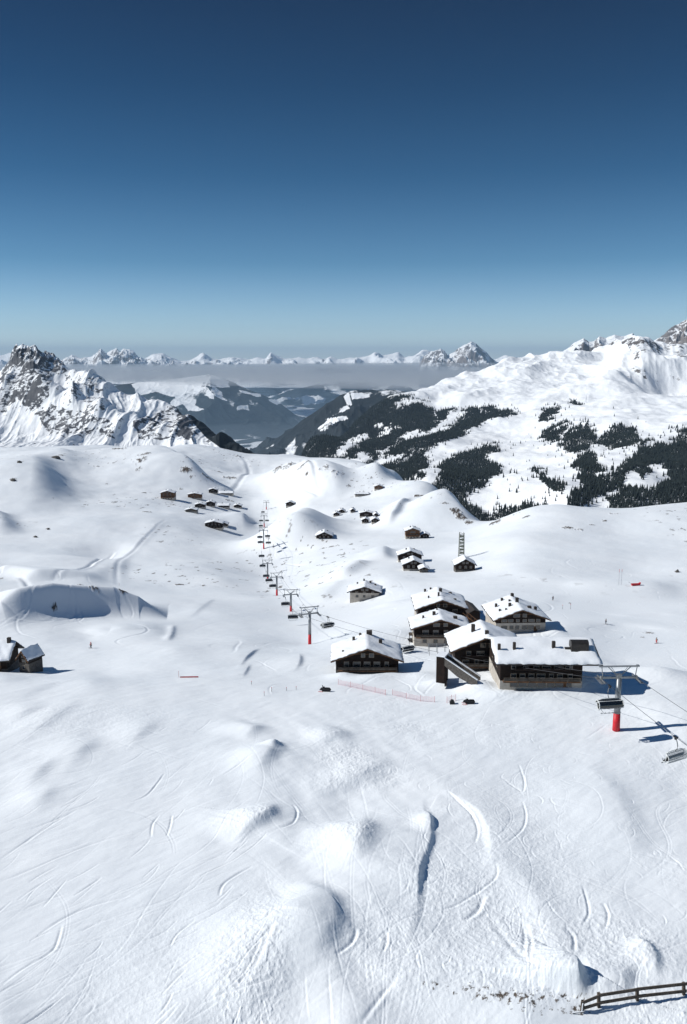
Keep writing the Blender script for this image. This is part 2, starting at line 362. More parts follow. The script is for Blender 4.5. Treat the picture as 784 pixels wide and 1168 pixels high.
GR.Z += ROUGH*near*(.045*(ch-.6)+.06*fl+.05*(ridged(X/1.6, Y/1.6, 2, .5, seed=18)-.7))
# --- ski tracks cut into the snow
def groove(P, wdt, dep, fade=True):
    q = GR.polydist(P, wdt*3)
    if q is None: return
    sj, si, d, par = q
    e = np.sin(np.pi*np.clip(par, 0, 1))**.5 if fade else 1
    GR.Z[sj, si] += e*(-dep*np.exp(-(d/wdt)**2) + .35*dep*np.exp(-((d-1.7*wdt)/wdt)**2))
rt = random.Random(3)
def arc(px, py, L, ang, bend, wdt, dep, seg=7):
    c = at(px, py); P = []; a = ang-bend/2; x, y = c.x, c.y
    for k in range(seg+1):
        P.append((x, y)); x += math.cos(a)*L/seg; y += math.sin(a)*L/seg; a += bend/seg
    P = np.array(P); P -= P.mean(0)-np.array([c.x, c.y]); groove(P, wdt, dep)
def wander(px, py, L, ang, curl, wdt, dep, twin=False):
    c = at(px, py); x, y, a = c.x, c.y, ang; k_ = 0; P = []; n_ = max(8, int(L/1.6))
    for i in range(n_):
        P.append((x, y)); k_ = .86*k_+rt.gauss(0, curl); a += k_; x += math.cos(a)*L/n_; y += math.sin(a)*L/n_
    P = np.array(P); P -= P.mean(0)-np.array([c.x, c.y]); groove(P, wdt, dep)
    if twin: groove(P+np.array([.42, .1]), wdt, dep*.8)
for k in range(95):                       # left slope: long runs crossing up to the right
    px, py = rt.uniform(-20, 300), rt.uniform(800, 1168)
    wander(px, py, rt.uniform(12, 46), R(rt.gauss(42, 16)), .035, rt.uniform(.09, .15), rt.uniform(.012, .05), rt.random() < .5)
for k in range(110):
    px, py = rt.uniform(-10, 290), 800+370*rt.random()**.8
    arc(px, py, rt.uniform(2, 9), R(rt.gauss(50, 14)), R(rt.gauss(8, 26)), rt.uniform(.09, .16), rt.uniform(.02, .09)*(1 if rt.random() < .75 else 1.6))
for k in range(90):                       # right slope
    px, py = rt.uniform(430, 800), rt.uniform(800, 1110)
    wander(px, py, rt.uniform(10, 40), R(rt.choice([100, 75, 120, 35])+rt.gauss(0, 14)), .07, rt.uniform(.09, .15), rt.uniform(.012, .045), rt.random() < .5)
for k in range(230):
    px, py = rt.uniform(445, 800), rt.uniform(815, 1120)
    arc(px, py, rt.uniform(1.2, 5), R(rt.choice([100, 80, 115, 60])+rt.gauss(0, 20)), R(rt.choice([-1, 1])*rt.uniform(30, 110)), rt.uniform(.09, .15), rt.uniform(.01, .085)*rt.random()**.4)
for k in range(70):                       # flow of the centre channel between the mounds
    px, py = rt.uniform(300, 480), rt.uniform(850, 1168)
    wander(px, py, rt.uniform(8, 30), R(96+(392-px)*.22+rt.gauss(0, 5)), .02, rt.uniform(.10, .2), rt.uniform(.008, .03), rt.random() < .4)
for k in range(150):
    arc(rt.uniform(0, 784), rt.uniform(784, 860), rt.uniform(3, 14), R(rt.gauss(8, 22)), R(rt.gauss(0, 30)), rt.uniform(.14, .26), rt.uniform(.02, .06))
for k in range(190):                      # footpaths and ski traces round the houses and on the far pistes
    wander(rt.uniform(300, 784), rt.uniform(640, 790), rt.uniform(6, 30), R(rt.uniform(0, 180)), .10, rt.uniform(.18, .34), rt.uniform(.03, .10))
for k in range(120):
    wander(rt.uniform(0, 700), rt.uniform(570, 740), rt.uniform(15, 70), R(rt.gauss(60, 40)), .05, rt.uniform(.3, .6), rt.uniform(.04, .14))
LT = [([(2,1123),(22,1108),(58,1086),(66,1072),(70,1056)], .2, .14), ([(42,1068),(72,1048),(104,1034),(148,1022)], .22, .13), ([(250,1022),(254,1010),(268,999),(288,988)], .2, .16),
 ([(194,1080),(202,1066),(222,1050)], .16, .12), ([(384,1088),(400,1076),(406,1066),(405,1058)], .26, .22), ([(436,1086),(441,1076),(441,1062)], .2, .16), ([(530,1050),(545,1038),(552,1022)], .35, .3),
 ([(497,1040),(525,1030),(564,1003),(566,984)], .2, .14), ([(596,1092),(599,1070),(596,1050)], .3, .16), ([(604,1092),(606,1074),(600,1052)], .3, .16), ([(655,1086),(655,1070),(646,1058)], .25, .16),
 ([(571,886),(590,900),(597,902),(598,890),(592,872)], .18, .13), ([(578,962),(596,946),(600,930),(596,914)], .18, .13), ([(542,962),(545,945),(535,925),(510,902)], .22, .18),
 ([(320,945),(335,938),(339,926),(334,918)], .2, .16), ([(0,1006),(40,990),(100,965),(150,950)], .2, .1), ([(0,980),(60,940),(90,922)], .2, .1), ([(188,882),(170,905),(150,915)], .18, .12),
 ([(172,955),(174,940),(182,930)], .18, .12), ([(190,954),(194,942),(196,930)], .18, .12), ([(665,1010),(672,1040),(664,1056)], .2, .14), ([(690,1060),(694,1044),(688,1030)], .2, .14), ([(560,1046),(600,1094),(620,1106)], .5, .14),
 ([(380,1022),(388,1034),(392,1042)], .16, .12), ([(412,1168),(440,1130),(452,1118)], .3, .15), ([(280,1120),(300,1080),(312,1050)], .35, .15), ([(270,1130),(296,1076),(304,1060)], .3, .12)]
for p_, w_, d_ in LT: groove(ppl(p_, 6), w_, d_)
# piste edges and groomed roads further out
for p_, w_, d_ in (([(190,592),(160,620),(136,640),(134,668)], 1.6, .4), ([(276,520),(285,540),(272,552),(255,565)], 4, 1.6), ([(344,524),(360,538),(372,546)], 3, 1.6), ([(346,556),(360,562),(364,566)], 3, 1.6), ([(0,662),(30,664),(44,668)], 1.5, .8),
     ([(305,622),(340,628),(358,625)], 1.2, .7), ([(320,642),(350,645)], .8, .5), ([(60,662),(95,648),(130,630)], 1.4, .9)):
    groove(ppl(p_, 5), w_, d_, True)
# --- rock and heather breaking through
RK = [(62,522,4,1,.9),(70,519,3,1,1),(23,527,2,2,.8),(14,547,3,1.5,.8),(160,525,7,5,.5),(165,518,8,3,.5),(158,535,4,2,.5),(135,512,8,1,.7),(110,532,5,1,.5),(122,552,2,1,.5),(130,573,4,1,.7),(168,584,5,1.2,.9),(165,562,3,.8,.7),(192,610,0,0,0),
 (98,576,3,1,.6),(55,603,2.5,1,.8),(40,612,2,1,.7),(108,671,7,.9,.6),(92,667,4,.8,.6),(62,692,2.5,1.4,1),(140,674,4,1,1),(205,667,5,1,.9),(232,668,3,1,.7),
 (318,534,6,3,.6),(345,532,9,3,.5),(330,531,9,3,.5),(350,541,2,1,.9),(372,533,8,4,.4),(384,540,10,4,.3),(520,583,6,4,.8),(526,590,6,3,.8),(508,574,5,2,.7),(535,596,5,2,.8),(565,596,6,3,.8),(571,590,4,2,.7),(648,602,6,1.5,.8),(660,604,9,1.2,.5),(676,599,6,1,.5),(690,594,5,1,.5),
 (773,652,2.5,1.5,1),(766,657,3,1,.5),(650,688,1.5,1,.8),(740,722,6,1.5,.5),(733,727,3,1.2,.5),(600,590,9,1,.5),(590,586,7,1,.4),(700,586,12,1,.4),(270,520,5,2,.4),(212,536,6,2,.8),(218,544,2,1,.6),(225,586,3,1.2,.7),(195,576,6,1,.7),
 (478,566,7,1.4,.7),(236,544,7,1.2,.7),(250,538,4,.8,.8),(262,545,8,2,.6),(60,568,3,1,.4),(4,508,3,1,.8),(30,498,2,1,.5),(95,578,3,1,.5),(105,606,0,0,0),(206,558,4,1.4,.5),(245,573,3,1,.8),(262,571,6,1,.5)]
for px_, py_, rx_, ry_, s_ in RK:
    if rx_ == 0: continue
    c = at(px_, py_); k_ = c.y/1000*1.15; rr = rx_*k_; ry2 = max(ry_*k_/.25, .5)
    sj, si = GR.sub(c.x-rr*2, c.x+rr*2, c.y-ry2*2, c.y+ry2*2)
    q = ((GR.X[sj, si]-c.x)/rr)**2+((GR.Y[sj, si]-c.y)/ry2)**2
    f = np.exp(-q)*s_; nz = fbm(GR.X[sj, si]/(rr*.5), GR.Y[sj, si]/(ry2*.4), 4, .7, seed=9)
    m = smooth(.30, .60, f+.45*nz*np.minimum(f*3, 1)); ROCK[sj, si] = np.maximum(ROCK[sj, si], m)
    GR.Z[sj, si] += m*min(rr*.12, 1.6)*(.6+.6*nz)
far_speck = smooth(300, 500, Y)*smooth(.72, .88, fbm(X/7, Y/12, 3, .7, seed=12))*smooth(.15, .5, fbm(X/160, Y/200, 2, seed=13)+.1)
ROCK = np.maximum(ROCK, far_speck*.8)
# dry grass strip below the bottom fence
for px_, py_, rx_, s_ in ((575,1135,5,.55),(540,1128,3,.4),(600,1138,4,.55),(500,1122,2,.35),(640,1136,3,.4),(655,1152,2,.5),(615,1150,3,.35)):
    c = at(px_, py_); sj, si = GR.sub(c.x-rx_*2, c.x+rx_*2, c.y-3, c.y+3)
    q = ((GR.X[sj, si]-c.x)/rx_)**2+((GR.Y[sj, si]-c.y)/.9)**2
    ROCK[sj, si] = np.maximum(ROCK[sj, si], smooth(.46, .70, np.exp(-q)*s_+.50*fbm(GR.X[sj, si]/.7, GR.Y[sj, si]/.7, 4, .7, seed=15)*np.minimum(np.exp(-q)*3, 1)))

m_snow, n, b = newmat('snow')
p = pos(n)
rock = N(n, 'ShaderNodeAttribute', attribute_name='rock').outputs['Fac']; rough = N(n, 'ShaderNodeAttribute', attribute_name='rough').outputs['Fac']
big = noise(n, p, .02, 3); mid = noise(n, p, .6, 5, .6); fine = noise(n, p, 3.2, 6, .7)
c1 = mix(n, ramp(n, big, .35, .65), (.775, .805, .835, 1), (.83, .85, .87, 1))
rc = mix(n, ramp(n, mid, .35, .65), (.045, .038, .034, 1), (.16, .125, .095, 1))
n.links.new(mix(n, rock, c1, rc), b.inputs['Base Color'])
b.inputs['Roughness'].default_value = .62; b.inputs['Specular IOR Level'].default_value = .25
bu = N(n, 'ShaderNodeBump', Strength=.4, Distance=.06); n.links.new(mth(n, 'MULTIPLY', fine, mth(n, 'ADD', mth(n, 'MULTIPLY', rough, 1.6), .45)), bu.inputs['Height'])
bu2 = N(n, 'ShaderNodeBump', Strength=.35, Distance=.14); n.links.new(mid, bu2.inputs['Height']); n.links.new(bu.outputs[0], bu2.inputs['Normal'])
n.links.new(bu2.outputs[0], b.inputs['Normal'])
ground = GR.build('snow_ground', m_snow, {'rock': ROCK, 'rough': ROUGH}); tag(ground, kind='structure')
print('ground', round(time.time()-T0, 1))
# ------------------------------------------------------------------ materials for far terrain
def far_mat(name, rk0, rk1, rs, nk=1.5, forest=(.014, .019, .022, 1)):
    m, n, b = newmat(name); p = pos(n)
    rock = N(n, 'ShaderNodeAttribute', attribute_name='rock').outputs['Fac']; fo = N(n, 'ShaderNodeAttribute', attribute_name='forest').outputs['Fac']
    nz = noise(n, p, rs, 6, .65); nz2 = noise(n, p, rs*4.5, 5, .7)
    f = mth(n, 'ADD', rock, mth(n, 'MULTIPLY', mth(n, 'SUBTRACT', nz2, .5), nk)); f = ramp(n, f, .44, .58)
    base = mix(n, ramp(n, nz, .3, .7), (.80, .82, .85, 1), (.88, .89, .90, 1))
    rc = mix(n, ramp(n, nz, .3, .7), rk0, rk1)
    c = mix(n, f, base, rc)
    g = ramp(n, mth(n, 'ADD', fo, mth(n, 'MULTIPLY', mth(n, 'SUBTRACT', nz2, .5), .7)), .42, .58)
    n.links.new(mix(n, g, c, forest), b.inputs['Base Color'])
    b.inputs['Roughness'].default_value = .75; b.inputs['Specular IOR Level'].default_value = .15
    bu = N(n, 'ShaderNodeBump', Strength=.8, Distance=1.2/rs*.02); n.links.new(nz2, bu.inputs['Height']); n.links.new(bu.outputs[0], b.inputs['Normal'])
    return m
m_rock = far_mat('rocky_snow', (.040, .046, .058, 1), (.13, .13, .14, 1), .016, 2.6)
m_mass = far_mat('massif_snow', (.06, .055, .055, 1), (.17, .15, .14, 1), .006)
m_far = far_mat('distant_snow', (.10, .095, .10, 1), (.22, .19, .175, 1), .0012)
def slope_of(S):
    gy, gx = np.gradient(S.Z); dY = np.gradient(S.Y, axis=0); dX = np.gradient(S.X, axis=1)
    gxx = gx/np.maximum(dX, 1e-3); gyy = (gy - gxx*np.gradient(S.X, axis=0))/np.maximum(dY, 1e-3)
    return gxx, gyy
def xr(S): return proj(S.X, S.Y, S.Z)
def mound(S, pts, h, wl, wr, tp=.2, power=1.3, n=5):
    P = [S.hit(*p) for p in pts]; P = np.array([(p.x, p.y) for p in P])
    q = S.polydist(P, 2.4*max(wl, wr))
    if q is None: return
    sj, si, d, par = q; ad = np.abs(d); f = np.where(d < 0, np.exp(-(ad/wl)**power), np.exp(-(ad/wr)**power))
    S.Z[sj, si] += h*f*(smooth(0, tp, par)*smooth(0, tp, 1-par) if tp else 1)

# ------------------------------------------------------------------ valley floor
vf = Sheet([W(-1.2, 1500, -900), W(1.2, 1500, -900), W(0, 1500, -900), W(0, 9000, -960), W(-1.2, 9000, -960), W(1.2, 9000, -960), W(0, 90000, -960), W(-1.2, 90000, -960), W(1.2, 90000, -960)],
           np.linspace(-1.3, 1.3, 300), np.linspace(math.log(1500), math.log(95000), 400), nc=(40, 40))
vf.Z = -980 + 30*fbm(vf.X/2500, vf.Y/2500, 3, seed=20)
vff = .8*smooth(.08, .3, fbm(vf.X/900, vf.Y/1500, 4, .6, seed=21))
tag(vf.build('valley_floor', m_mass, {'rock': np.zeros_like(vf.Z), 'forest': vff}), kind='structure')

# ------------------------------------------------------------------ rocky mountain on the left
C1 = []
for px, row in {-250: [(530,1900),(470,2350),(400,2800)], -100: [(530,1950),(470,2350),(440,2600),(405,2850)], -30: [(525,2000),(480,2300),(450,2550),(425,2780),(414,2850)],
                0: [(520,2050),(490,2280),(468,2420),(440,2560),(417,2700)], 18: [(520,2050),(490,2280),(462,2440),(425,2600),(397,2720)], 30: [(520,2050),(495,2250),(465,2420),(430,2560),(394,2700)],
                42: [(520,2050),(495,2250),(470,2380),(435,2520),(395,2690)], 60: [(520,2050),(498,2230),(470,2400),(430,2600),(404,2740)], 75: [(520,2050),(500,2200),(470,2400),(440,2580),(420,2740)],
                93: [(518,2050),(498,2200),(465,2380),(440,2500),(416,2620)], 120: [(518,2050),(500,2180),(470,2340),(450,2460),(431,2620)], 155: [(518,2080),(500,2180),(475,2320),(460,2440),(449,2580)],
                185: [(518,2080),(500,2180),(478,2330),(462,2430),(454,2540)], 200: [(518,2080),(502,2160),(480,2300),(468,2400),(458,2500)], 235: [(528,2060),(510,2130),(495,2220),(482,2400)],
                262: [(530,2060),(515,2120),(499,2330)], 298: [(540,2040),(530,2060),(519,2240)], 330: [(560,2000),(545,2200)]}.items():
    C1 += [(px, p, y) for p, y in row]; u_ = float(uu(px, 450)); yb = row[-1][1]
    C1 += [W(u_, yb+160, (CZ-yb*float(tanA(row[-1][0])))-160), W(u_, yb+700, -650), W(u_, 1850, -330)]
S1 = Sheet(C1, np.linspace(-.75, -.02, 1100), np.linspace(math.log(1850), math.log(3500), 560), ku=5, kv=2.2, c=.02, nc=(260, 160))
for pts, h, wl, wr in (([(42,410),(46,432),(52,465)], 45, 60, 45), ([(12,414),(8,432),(4,460)], 40, 60, 40), ([(66,412),(60,440),(56,470)], 26, 50, 40), ([(92,420),(84,445),(80,480)], 60, 80, 34),
                       ([(122,436),(116,460),(112,486)], 40, 55, 30), ([(140,444),(134,470),(132,492)], 30, 40, 26), ([(28,410),(24,428),(30,455)], 30, 40, 30), ([(160,456),(156,478),(150,496)], 26, 45, 24), ([(200,462),(190,480),(176,500)], 30, 50, 30)):
    mound(S1, [pts[2], pts[1], ((pts[0][0]+pts[1][0])/2, (pts[0][1]+pts[1][1])/2)], h*.7, wl*1.1, wr*.9, tp=.45)
a_ = smooth(-330, -120, S1.Z)
rd = ridged(S1.X/120+.35*perlin(S1.X/260, S1.Y/260), S1.Y/900, 4, .5, seed=30); fb = fbm(S1.X/70, S1.Y/130, 4, .55, seed=31)
S1.Z += a_*(1-.35*smooth(60, 110, S1.Z))*(15*(rd-1.4) + 5*fb) + smooth(50, 100, S1.Z)*(9*(ridged(S1.X/30, S1.Y/60, 3, .6, seed=36)-.4))
px_, py_ = xr(S1); gx, gy = slope_of(S1); sl_ = np.hypot(gx, gy)
rp = .30*smooth(.6, 1.4, sl_)
for poly, k in (([(0,425),(16,394),(66,400),(80,430),(60,425),(56,455),(36,470),(20,455),(8,470),(0,470)], .44), ([(40,468),(60,462),(100,470),(128,480),(132,500),(100,497),(60,497),(46,482)], .44), ([(150,480),(172,474),(200,460),(222,478),(218,500),(160,502)], .46), ([(78,430),(115,430),(118,470),(90,470)], .32), ([(200,462),(240,482),(240,510),(205,500)], .3)):
    rp += k*inpoly(px_+4*perlin(S1.X/25, S1.Y/25), py_+4*perlin(S1.X/25+9, S1.Y/25), poly)
rp += .22*fbm(S1.X/35, S1.Y/60, 4, .7, seed=33)
fo = .9*inpoly(px_, py_, [(212,452),(245,468),(270,488),(318,518),(330,545),(280,530),(258,515),(236,500),(220,482)]) + .25*fbm(S1.X/40, S1.Y/90, 3, .7, seed=34)
tag(S1.build('rocky_mountain', m_rock, {'rock': np.clip(rp, 0, 1), 'forest': np.where(fo > .5, fo, 0)}), kind='structure')

# ------------------------------------------------------------------ broad massif on the right
C2 = [(540,612,1900),(560,605,1950),(600,592,1900),(650,590,1800),(720,590,1750),(784,585,1700),(900,580,1700),(1100,580,1700),(480,572,2200),(440,562,2400),(400,548,3000),(350,545,3600),
 (560,560,2400),(600,545,2550),(650,547,2400),(700,545,2300),(784,545,2150),(950,540,2100),(550,520,3100),(600,502,3300),(650,502,3050),(700,495,3050),(784,498,2800),(950,490,2800),(480,545,2750),(430,532,3300),(480,505,3800),(530,484,4200),
 (600,468,4300),(650,458,4200),(700,462,3900),(740,466,3700),(784,470,3500),(950,460,3600),(430,498,4500),(395,512,4300),(500,462,5100),(560,447,5400),(620,440,5400),(650,425,6100),(690,412,6300),(670,440,5200),
 (345,533,4200),(375,511,4600),(402,487,5000),(420,474,5200),(440,459,5400),(470,451,5700),(500,440,6100),(530,432,6400),(570,424,6700),(600,420,6900),(640,414,7000),(680,403,7000),(705,390,6900),(730,386,6600),(760,391,6300),(784,393,6200),(850,385,6000),(1000,380,6000),
 (735,396,5950),(716,410,5500),(701,424,5050),(704,440,4650),(722,455,4100),(760,425,5650),(784,432,5500),(740,430,5200),(760,450,4600),(784,455,4400),(330,556,3900)]
for u_, y_, z_ in ((-.06,4300,-1000),(-.045,4900,-1000),(-.015,5400,-950),(.02,5800,-900),(.05,6200,-850),(.1,6900,-700),(.15,7300,-700),(.2,7600,-600),(.3,7600,-500),(.35,7000,-500),(.45,6800,-500),(.6,6700,-500),
                   (-.08,3500,-1000),(-.12,4300,-1000),(-.12,3000,-1000),(-.04,2600,-900),(.06,1900,-700),(.12,1650,-520),(.2,1600,-400),(.3,1600,-380),(.5,1500,-380),(.7,1500,-400),(.7,2600,-200),(.7,4500,0),(0,8600,-1000),(.3,8800,-1000),(.6,8800,-1000)):
    C2.append(W(u_, y_, z_))
S2 = Sheet(C2, np.linspace(-.1, .62, 1050), np.linspace(math.log(1600), math.log(8600), 900), ku=5, kv=1.6, c=.025, nc=(240, 240))
for k in range(9):                         # shaded ribs below the right-hand ridge
    x0 = 722+k*8; mound(S2, [(x0+14-k*.5, 446), (x0+4, 420), (x0-1, 398)], 40+6*(k % 3), 95, 70, tp=.25)
mound(S2, [(704,446),(700,428),(714,411),(734,396)], 60, 200, 110, tp=.2)
mound(S2, [(640,440),(655,425),(668,404)], 55, 200, 120, tp=.25); mound(S2, [(600,470),(640,455),(690,446),(720,452)], 30, 160, 110, tp=.2)
mound(S2, [(520,470),(560,452),(610,440)], 40, 200, 120); mound(S2, [(450,523),(500,508),(545,486),(590,468)][::-1], 36, 150, 120)
up = smooth(-250, 100, S2.Z)
S2.Z += (14+32*smooth(.0, .14, S2.X/S2.Y))*smooth(-700, -200, S2.Z)*fbm(S2.X/900, S2.Y/1100, 4, .5, seed=40) + up*22*(ridged(S2.X/330, S2.Y/800, 4, .5, seed=41)-.9) + 7*fbm(S2.X/120, S2.Y/160, 3, .5, seed=42)
px_, py_ = xr(S2); gx, gy = slope_of(S2)
rp = .30*smooth(.6, 1.2, np.hypot(gx, gy)) + .14*fbm(S2.X/60, S2.Y/140, 4, .7, seed=43)*up
for poly, k in (([(716,392),(740,386),(784,392),(784,410),(760,402),(738,404),(722,412)], .38), ([(712,418),(736,420),(738,432),(716,430)], .35), ([(660,388),(735,384),(735,392),(660,396)], .3), ([(655,425),(680,424),(700,430),(672,431)], .26), ([(520,432),(570,424),(600,420),(575,436),(530,445)], .14)):
    rp += k*inpoly(px_, py_, poly)
FOR = [[(325,545),(334,520),(350,500),(372,486),(395,471),(415,462),(438,455),(465,451),(485,460),(494,468),(498,482),(490,490),(470,492),(458,500),(440,510),(430,520),(425,530),(440,533),(440,548),(420,540),(395,532),(360,530)],
 [(445,512),(465,503),(500,492),(520,484),(540,474),(560,468),(575,467),(590,467),(585,472),(560,478),(540,488),(515,502),(500,508),(475,515),(455,520),(440,520)],
 [(499,468),(515,465),(525,465),(512,472),(508,480),(498,478)], [(527,466),(545,465),(552,468),(545,475),(530,476)], [(555,464),(567,463),(562,470),(554,470)], [(526,477),(540,476),(538,482),(526,481)],
 [(430,536),(455,526),(470,518),(483,513),(490,516),(485,530),(480,540),(472,554),(455,560),(440,552)],
 [(488,556),(500,545),(507,525),(520,520),(540,512),(560,508),(575,510),(565,516),(550,520),(560,525),(572,535),(570,540),(555,545),(552,556),(535,562),(525,570),(545,580),(560,590),(572,578),(590,577),(610,570),(608,584),(585,594),(560,606),(540,606),(515,575)],
 [(618,503),(622,493),(635,487),(648,480),(640,495),(632,504)], [(614,478),(622,468),(635,463),(634,472),(620,480)], [(650,461),(652,457),(658,457),(657,462)],
 [(636,512),(645,498),(655,488),(665,484),(675,490),(680,500),(672,512),(655,516)], [(680,505),(690,495),(700,487),(720,486),(730,498),(722,508),(705,512),(690,510)], [(660,520),(675,515),(682,530),(680,548),(665,553),(660,540)],
 [(650,576),(655,562),(670,550),(690,540),(710,535),(725,522),(745,510),(755,505),(760,510),(745,520),(730,530),(712,540),(705,555),(690,565),(672,578),(660,586)], [(730,508),(735,500),(742,505),(738,520),(728,525)],
 [(706,556),(720,556),(742,560),(762,550),(768,538),(757,528),(742,532),(735,545),(728,532),(745,520),(760,510),(784,495),(860,490),(860,582),(750,586),(700,584),(690,570)],
 [(762,502),(768,490),(784,488),(840,484),(840,500),(770,503)], [(606,538),(615,538),(625,545),(642,558),(640,564),(628,560),(620,548)], [(536,548),(548,540),(556,543),(552,556),(540,560)], [(560,584),(580,578),(625,574),(625,584),(590,590),(565,598)]]
HOLES = [[(377,520),(395,502),(415,495),(419,499),(406,510),(394,521)], [(396,526),(412,514),(425,518),(418,527),(404,532)], [(424,501),(435,492),(455,484),(440,496)], [(428,487),(436,482),(436,486),(430,490)], [(449,461),(470,455),(486,453),(455,466)], [(690,570),(712,548),(716,551),(700,566)], [(744,548),(762,544),(768,549),(750,554)]]
def wood(px, py):
    m = np.zeros(np.shape(px), bool)
    for p in FOR: m |= inpoly(px, py, p)
    for p in HOLES: m &= ~inpoly(px, py, p)
    return m
jx = 7*fbm(S2.X/90, S2.Y/150, 4, .75, seed=45); jy = 3*fbm(S2.X/90, S2.Y/150, 4, .75, seed=46)
wm = wood(px_+jx, py_+jy)
fo = wm.astype(float); fo = (fo+np.roll(fo, 1, 0)+np.roll(fo, -1, 0)+np.roll(fo, 1, 1)+np.roll(fo, -1, 1))/5
massif = S2.build('snowy_massif', m_mass, {'rock': np.clip(rp, 0, 1), 'forest': fo*(.50+.14*smooth(2600, 4200, S2.Y))}); tag(massif, kind='structure')

# ------------------------------------------------------------------ forests as masses of conifers, then single trees
def conifers(name, P, H, mat, rr=.2, sides=5):
    n_ = len(P); k = sides; tiers = ((.04, .62, 1.0), (.36, 1.0, .62))
    vs2, fs = [], []; off = 0
    rot = rng.random(n_)*6.28
    for z0, z1, rad in tiers:
        ang = rot[:, None]+np.arange(k)[None]*2*np.pi/k; rv = (rr*rad*H)[:, None]*(.8+.4*rng.random((n_, k)))
        ring = np.stack([P[:, 0:1]+rv*np.cos(ang), P[:, 1:2]+rv*np.sin(ang), P[:, 2:3]+(z0*H)[:, None]+np.zeros((n_, k))], -1)
        tip = np.stack([P[:, 0], P[:, 1], P[:, 2]+z1*H], -1)[:, None]
        vs2.append(np.concatenate([ring, tip], 1))
    V = np.concatenate(vs2, 1).reshape(-1, 3); per = 2*(k+1)
    loc = []
    for t in range(2):
        o = t*(k+1)
        for i in range(k): loc.append((o+i, o+(i+1) % k, o+k))
    F = (np.arange(n_)[:, None, None]*per + np.array(loc)[None]).reshape(-1, 3).astype(np.int32)
    me = bpy.data.meshes.new(name); me.vertices.add(len(V)); me.vertices.foreach_set('co', V.astype(np.float32).ravel())
    me.loops.add(F.size); me.loops.foreach_set('vertex_index', F.ravel()); me.polygons.add(len(F)); me.polygons.foreach_set('loop_start', np.arange(0, F.size, 3, dtype=np.int32))
    me.update(calc_edges=True); me.materials.append(mat); return link(name, me)
m_tree, n, b = newmat('conifer_foliage'); oi = pos(n)
n.links.new(mix(n, ramp(n, noise(n, oi, .08, 4, .7), .35, .65), (.009, .014, .015, 1), (.030, .038, .036, 1)), b.inputs['Base Color']); b.inputs['Roughness'].default_value = .9; b.inputs['Specular IOR Level'].default_value = .1
def zS(S, x, y):
    u = x/y; v = np.log(y); i = np.clip(np.searchsorted(S.us, u)-1, 0, len(S.us)-2); j = np.clip(np.searchsorted(S.vs, v)-1, 0, len(S.vs)-2)
    a = (u-S.us[i])/(S.us[i+1]-S.us[i]); c = (v-S.vs[j])/(S.vs[j+1]-S.vs[j]); Z = S.Z
    return (Z[j, i]*(1-a)+Z[j, i+1]*a)*(1-c)+(Z[j+1, i]*(1-a)+Z[j+1, i+1]*a)*c
TP = []
for y0, y1, s_ in ((1650, 2700, 4.9), (2700, 3800, 6.3), (3800, 6200, 8.6)):
    gx_, gy_ = np.meshgrid(np.arange(-.1*y1, .5*y1, s_), np.arange(y0, y1, s_)); gx_ = gx_.ravel()+rng.uniform(-.5, .5, gx_.size)*s_; gy_ = gy_.ravel()+rng.uniform(-.5, .5, gy_.size)*s_
    m = (gx_/gy_ > -.09) & (gx_/gy_ < .5); gx_, gy_ = gx_[m], gy_[m]; gz_ = zS(S2, gx_, gy_); qx, qy = proj(gx_, gy_, gz_)
    m = wood(qx+7*fbm(gx_/90, gy_/150, 4, .75, seed=45)+rng.normal(0, 1.2, gx_.size), qy+3*fbm(gx_/90, gy_/150, 4, .75, seed=46)+rng.normal(0, .8, gx_.size)) & (rng.random(gx_.size) < .93) | (wood(qx+rng.normal(0, 6, gx_.size), qy+rng.normal(0, 3.5, gx_.size)) & (rng.random(gx_.size) < .09)) & (fbm(gx_/45, gy_/60, 2, seed=47) > -.62)
    TP.append(np.stack([gx_[m], gy_[m], gz_[m]-.5, np.full(m.sum(), s_)], 1))
TP = np.concatenate(TP); H_ = (7+9*rng.random(len(TP))**1.3)*(.80+.035*TP[:, 3])
print('forest trees', len(TP))
tag(conifers('conifer_forest', TP[:, :3], H_, m_tree, rr=.21), kind='stuff')
# single conifers one can tell apart on the open slope
def tree_mesh(seed, h):
    r = random.Random(seed); bm = bmesh.new()
    for t in range(5):
        z0 = h*(.10+.17*t); z1 = z0+h*(.30-.02*t); rad = h*.20*(1-.17*t); k = 9
        ring = [bm.verts.new((rad*r.uniform(.65, 1.15)*math.cos(6.283*i/k+t), rad*r.uniform(.65, 1.15)*math.sin(6.283*i/k+t), z0+r.uniform(-.03, .03)*h)) for i in range(k)]
        tip = bm.verts.new((r.uniform(-.01, .01)*h, 0, min(z1, h)))
        for i in range(k): bm.faces.new((ring[i], ring[(i+1) % k], tip))
    me = bpy.data.meshes.new('crown'); bm.to_mesh(me); bm.free(); me.materials.append(m_tree)
    bm = bmesh.new(); bmesh.ops.create_cone(bm, cap_ends=True, segments=6, radius1=h*.022, radius2=h*.005, depth=h*.9); bmesh.ops.translate(bm, verts=bm.verts, vec=(0, 0, h*.42))
    mt = bpy.data.meshes.new('trunk'); bm.to_mesh(mt); bm.free(); mt.materials.append(m_bark); return me, mt
m_bark, n, b = newmat('bark'); b.inputs['Base Color'].default_value = (.06, .045, .035, 1); b.inputs['Roughness'].default_value = .9
TM = [tree_mesh(s, 15) for s in range(4)]
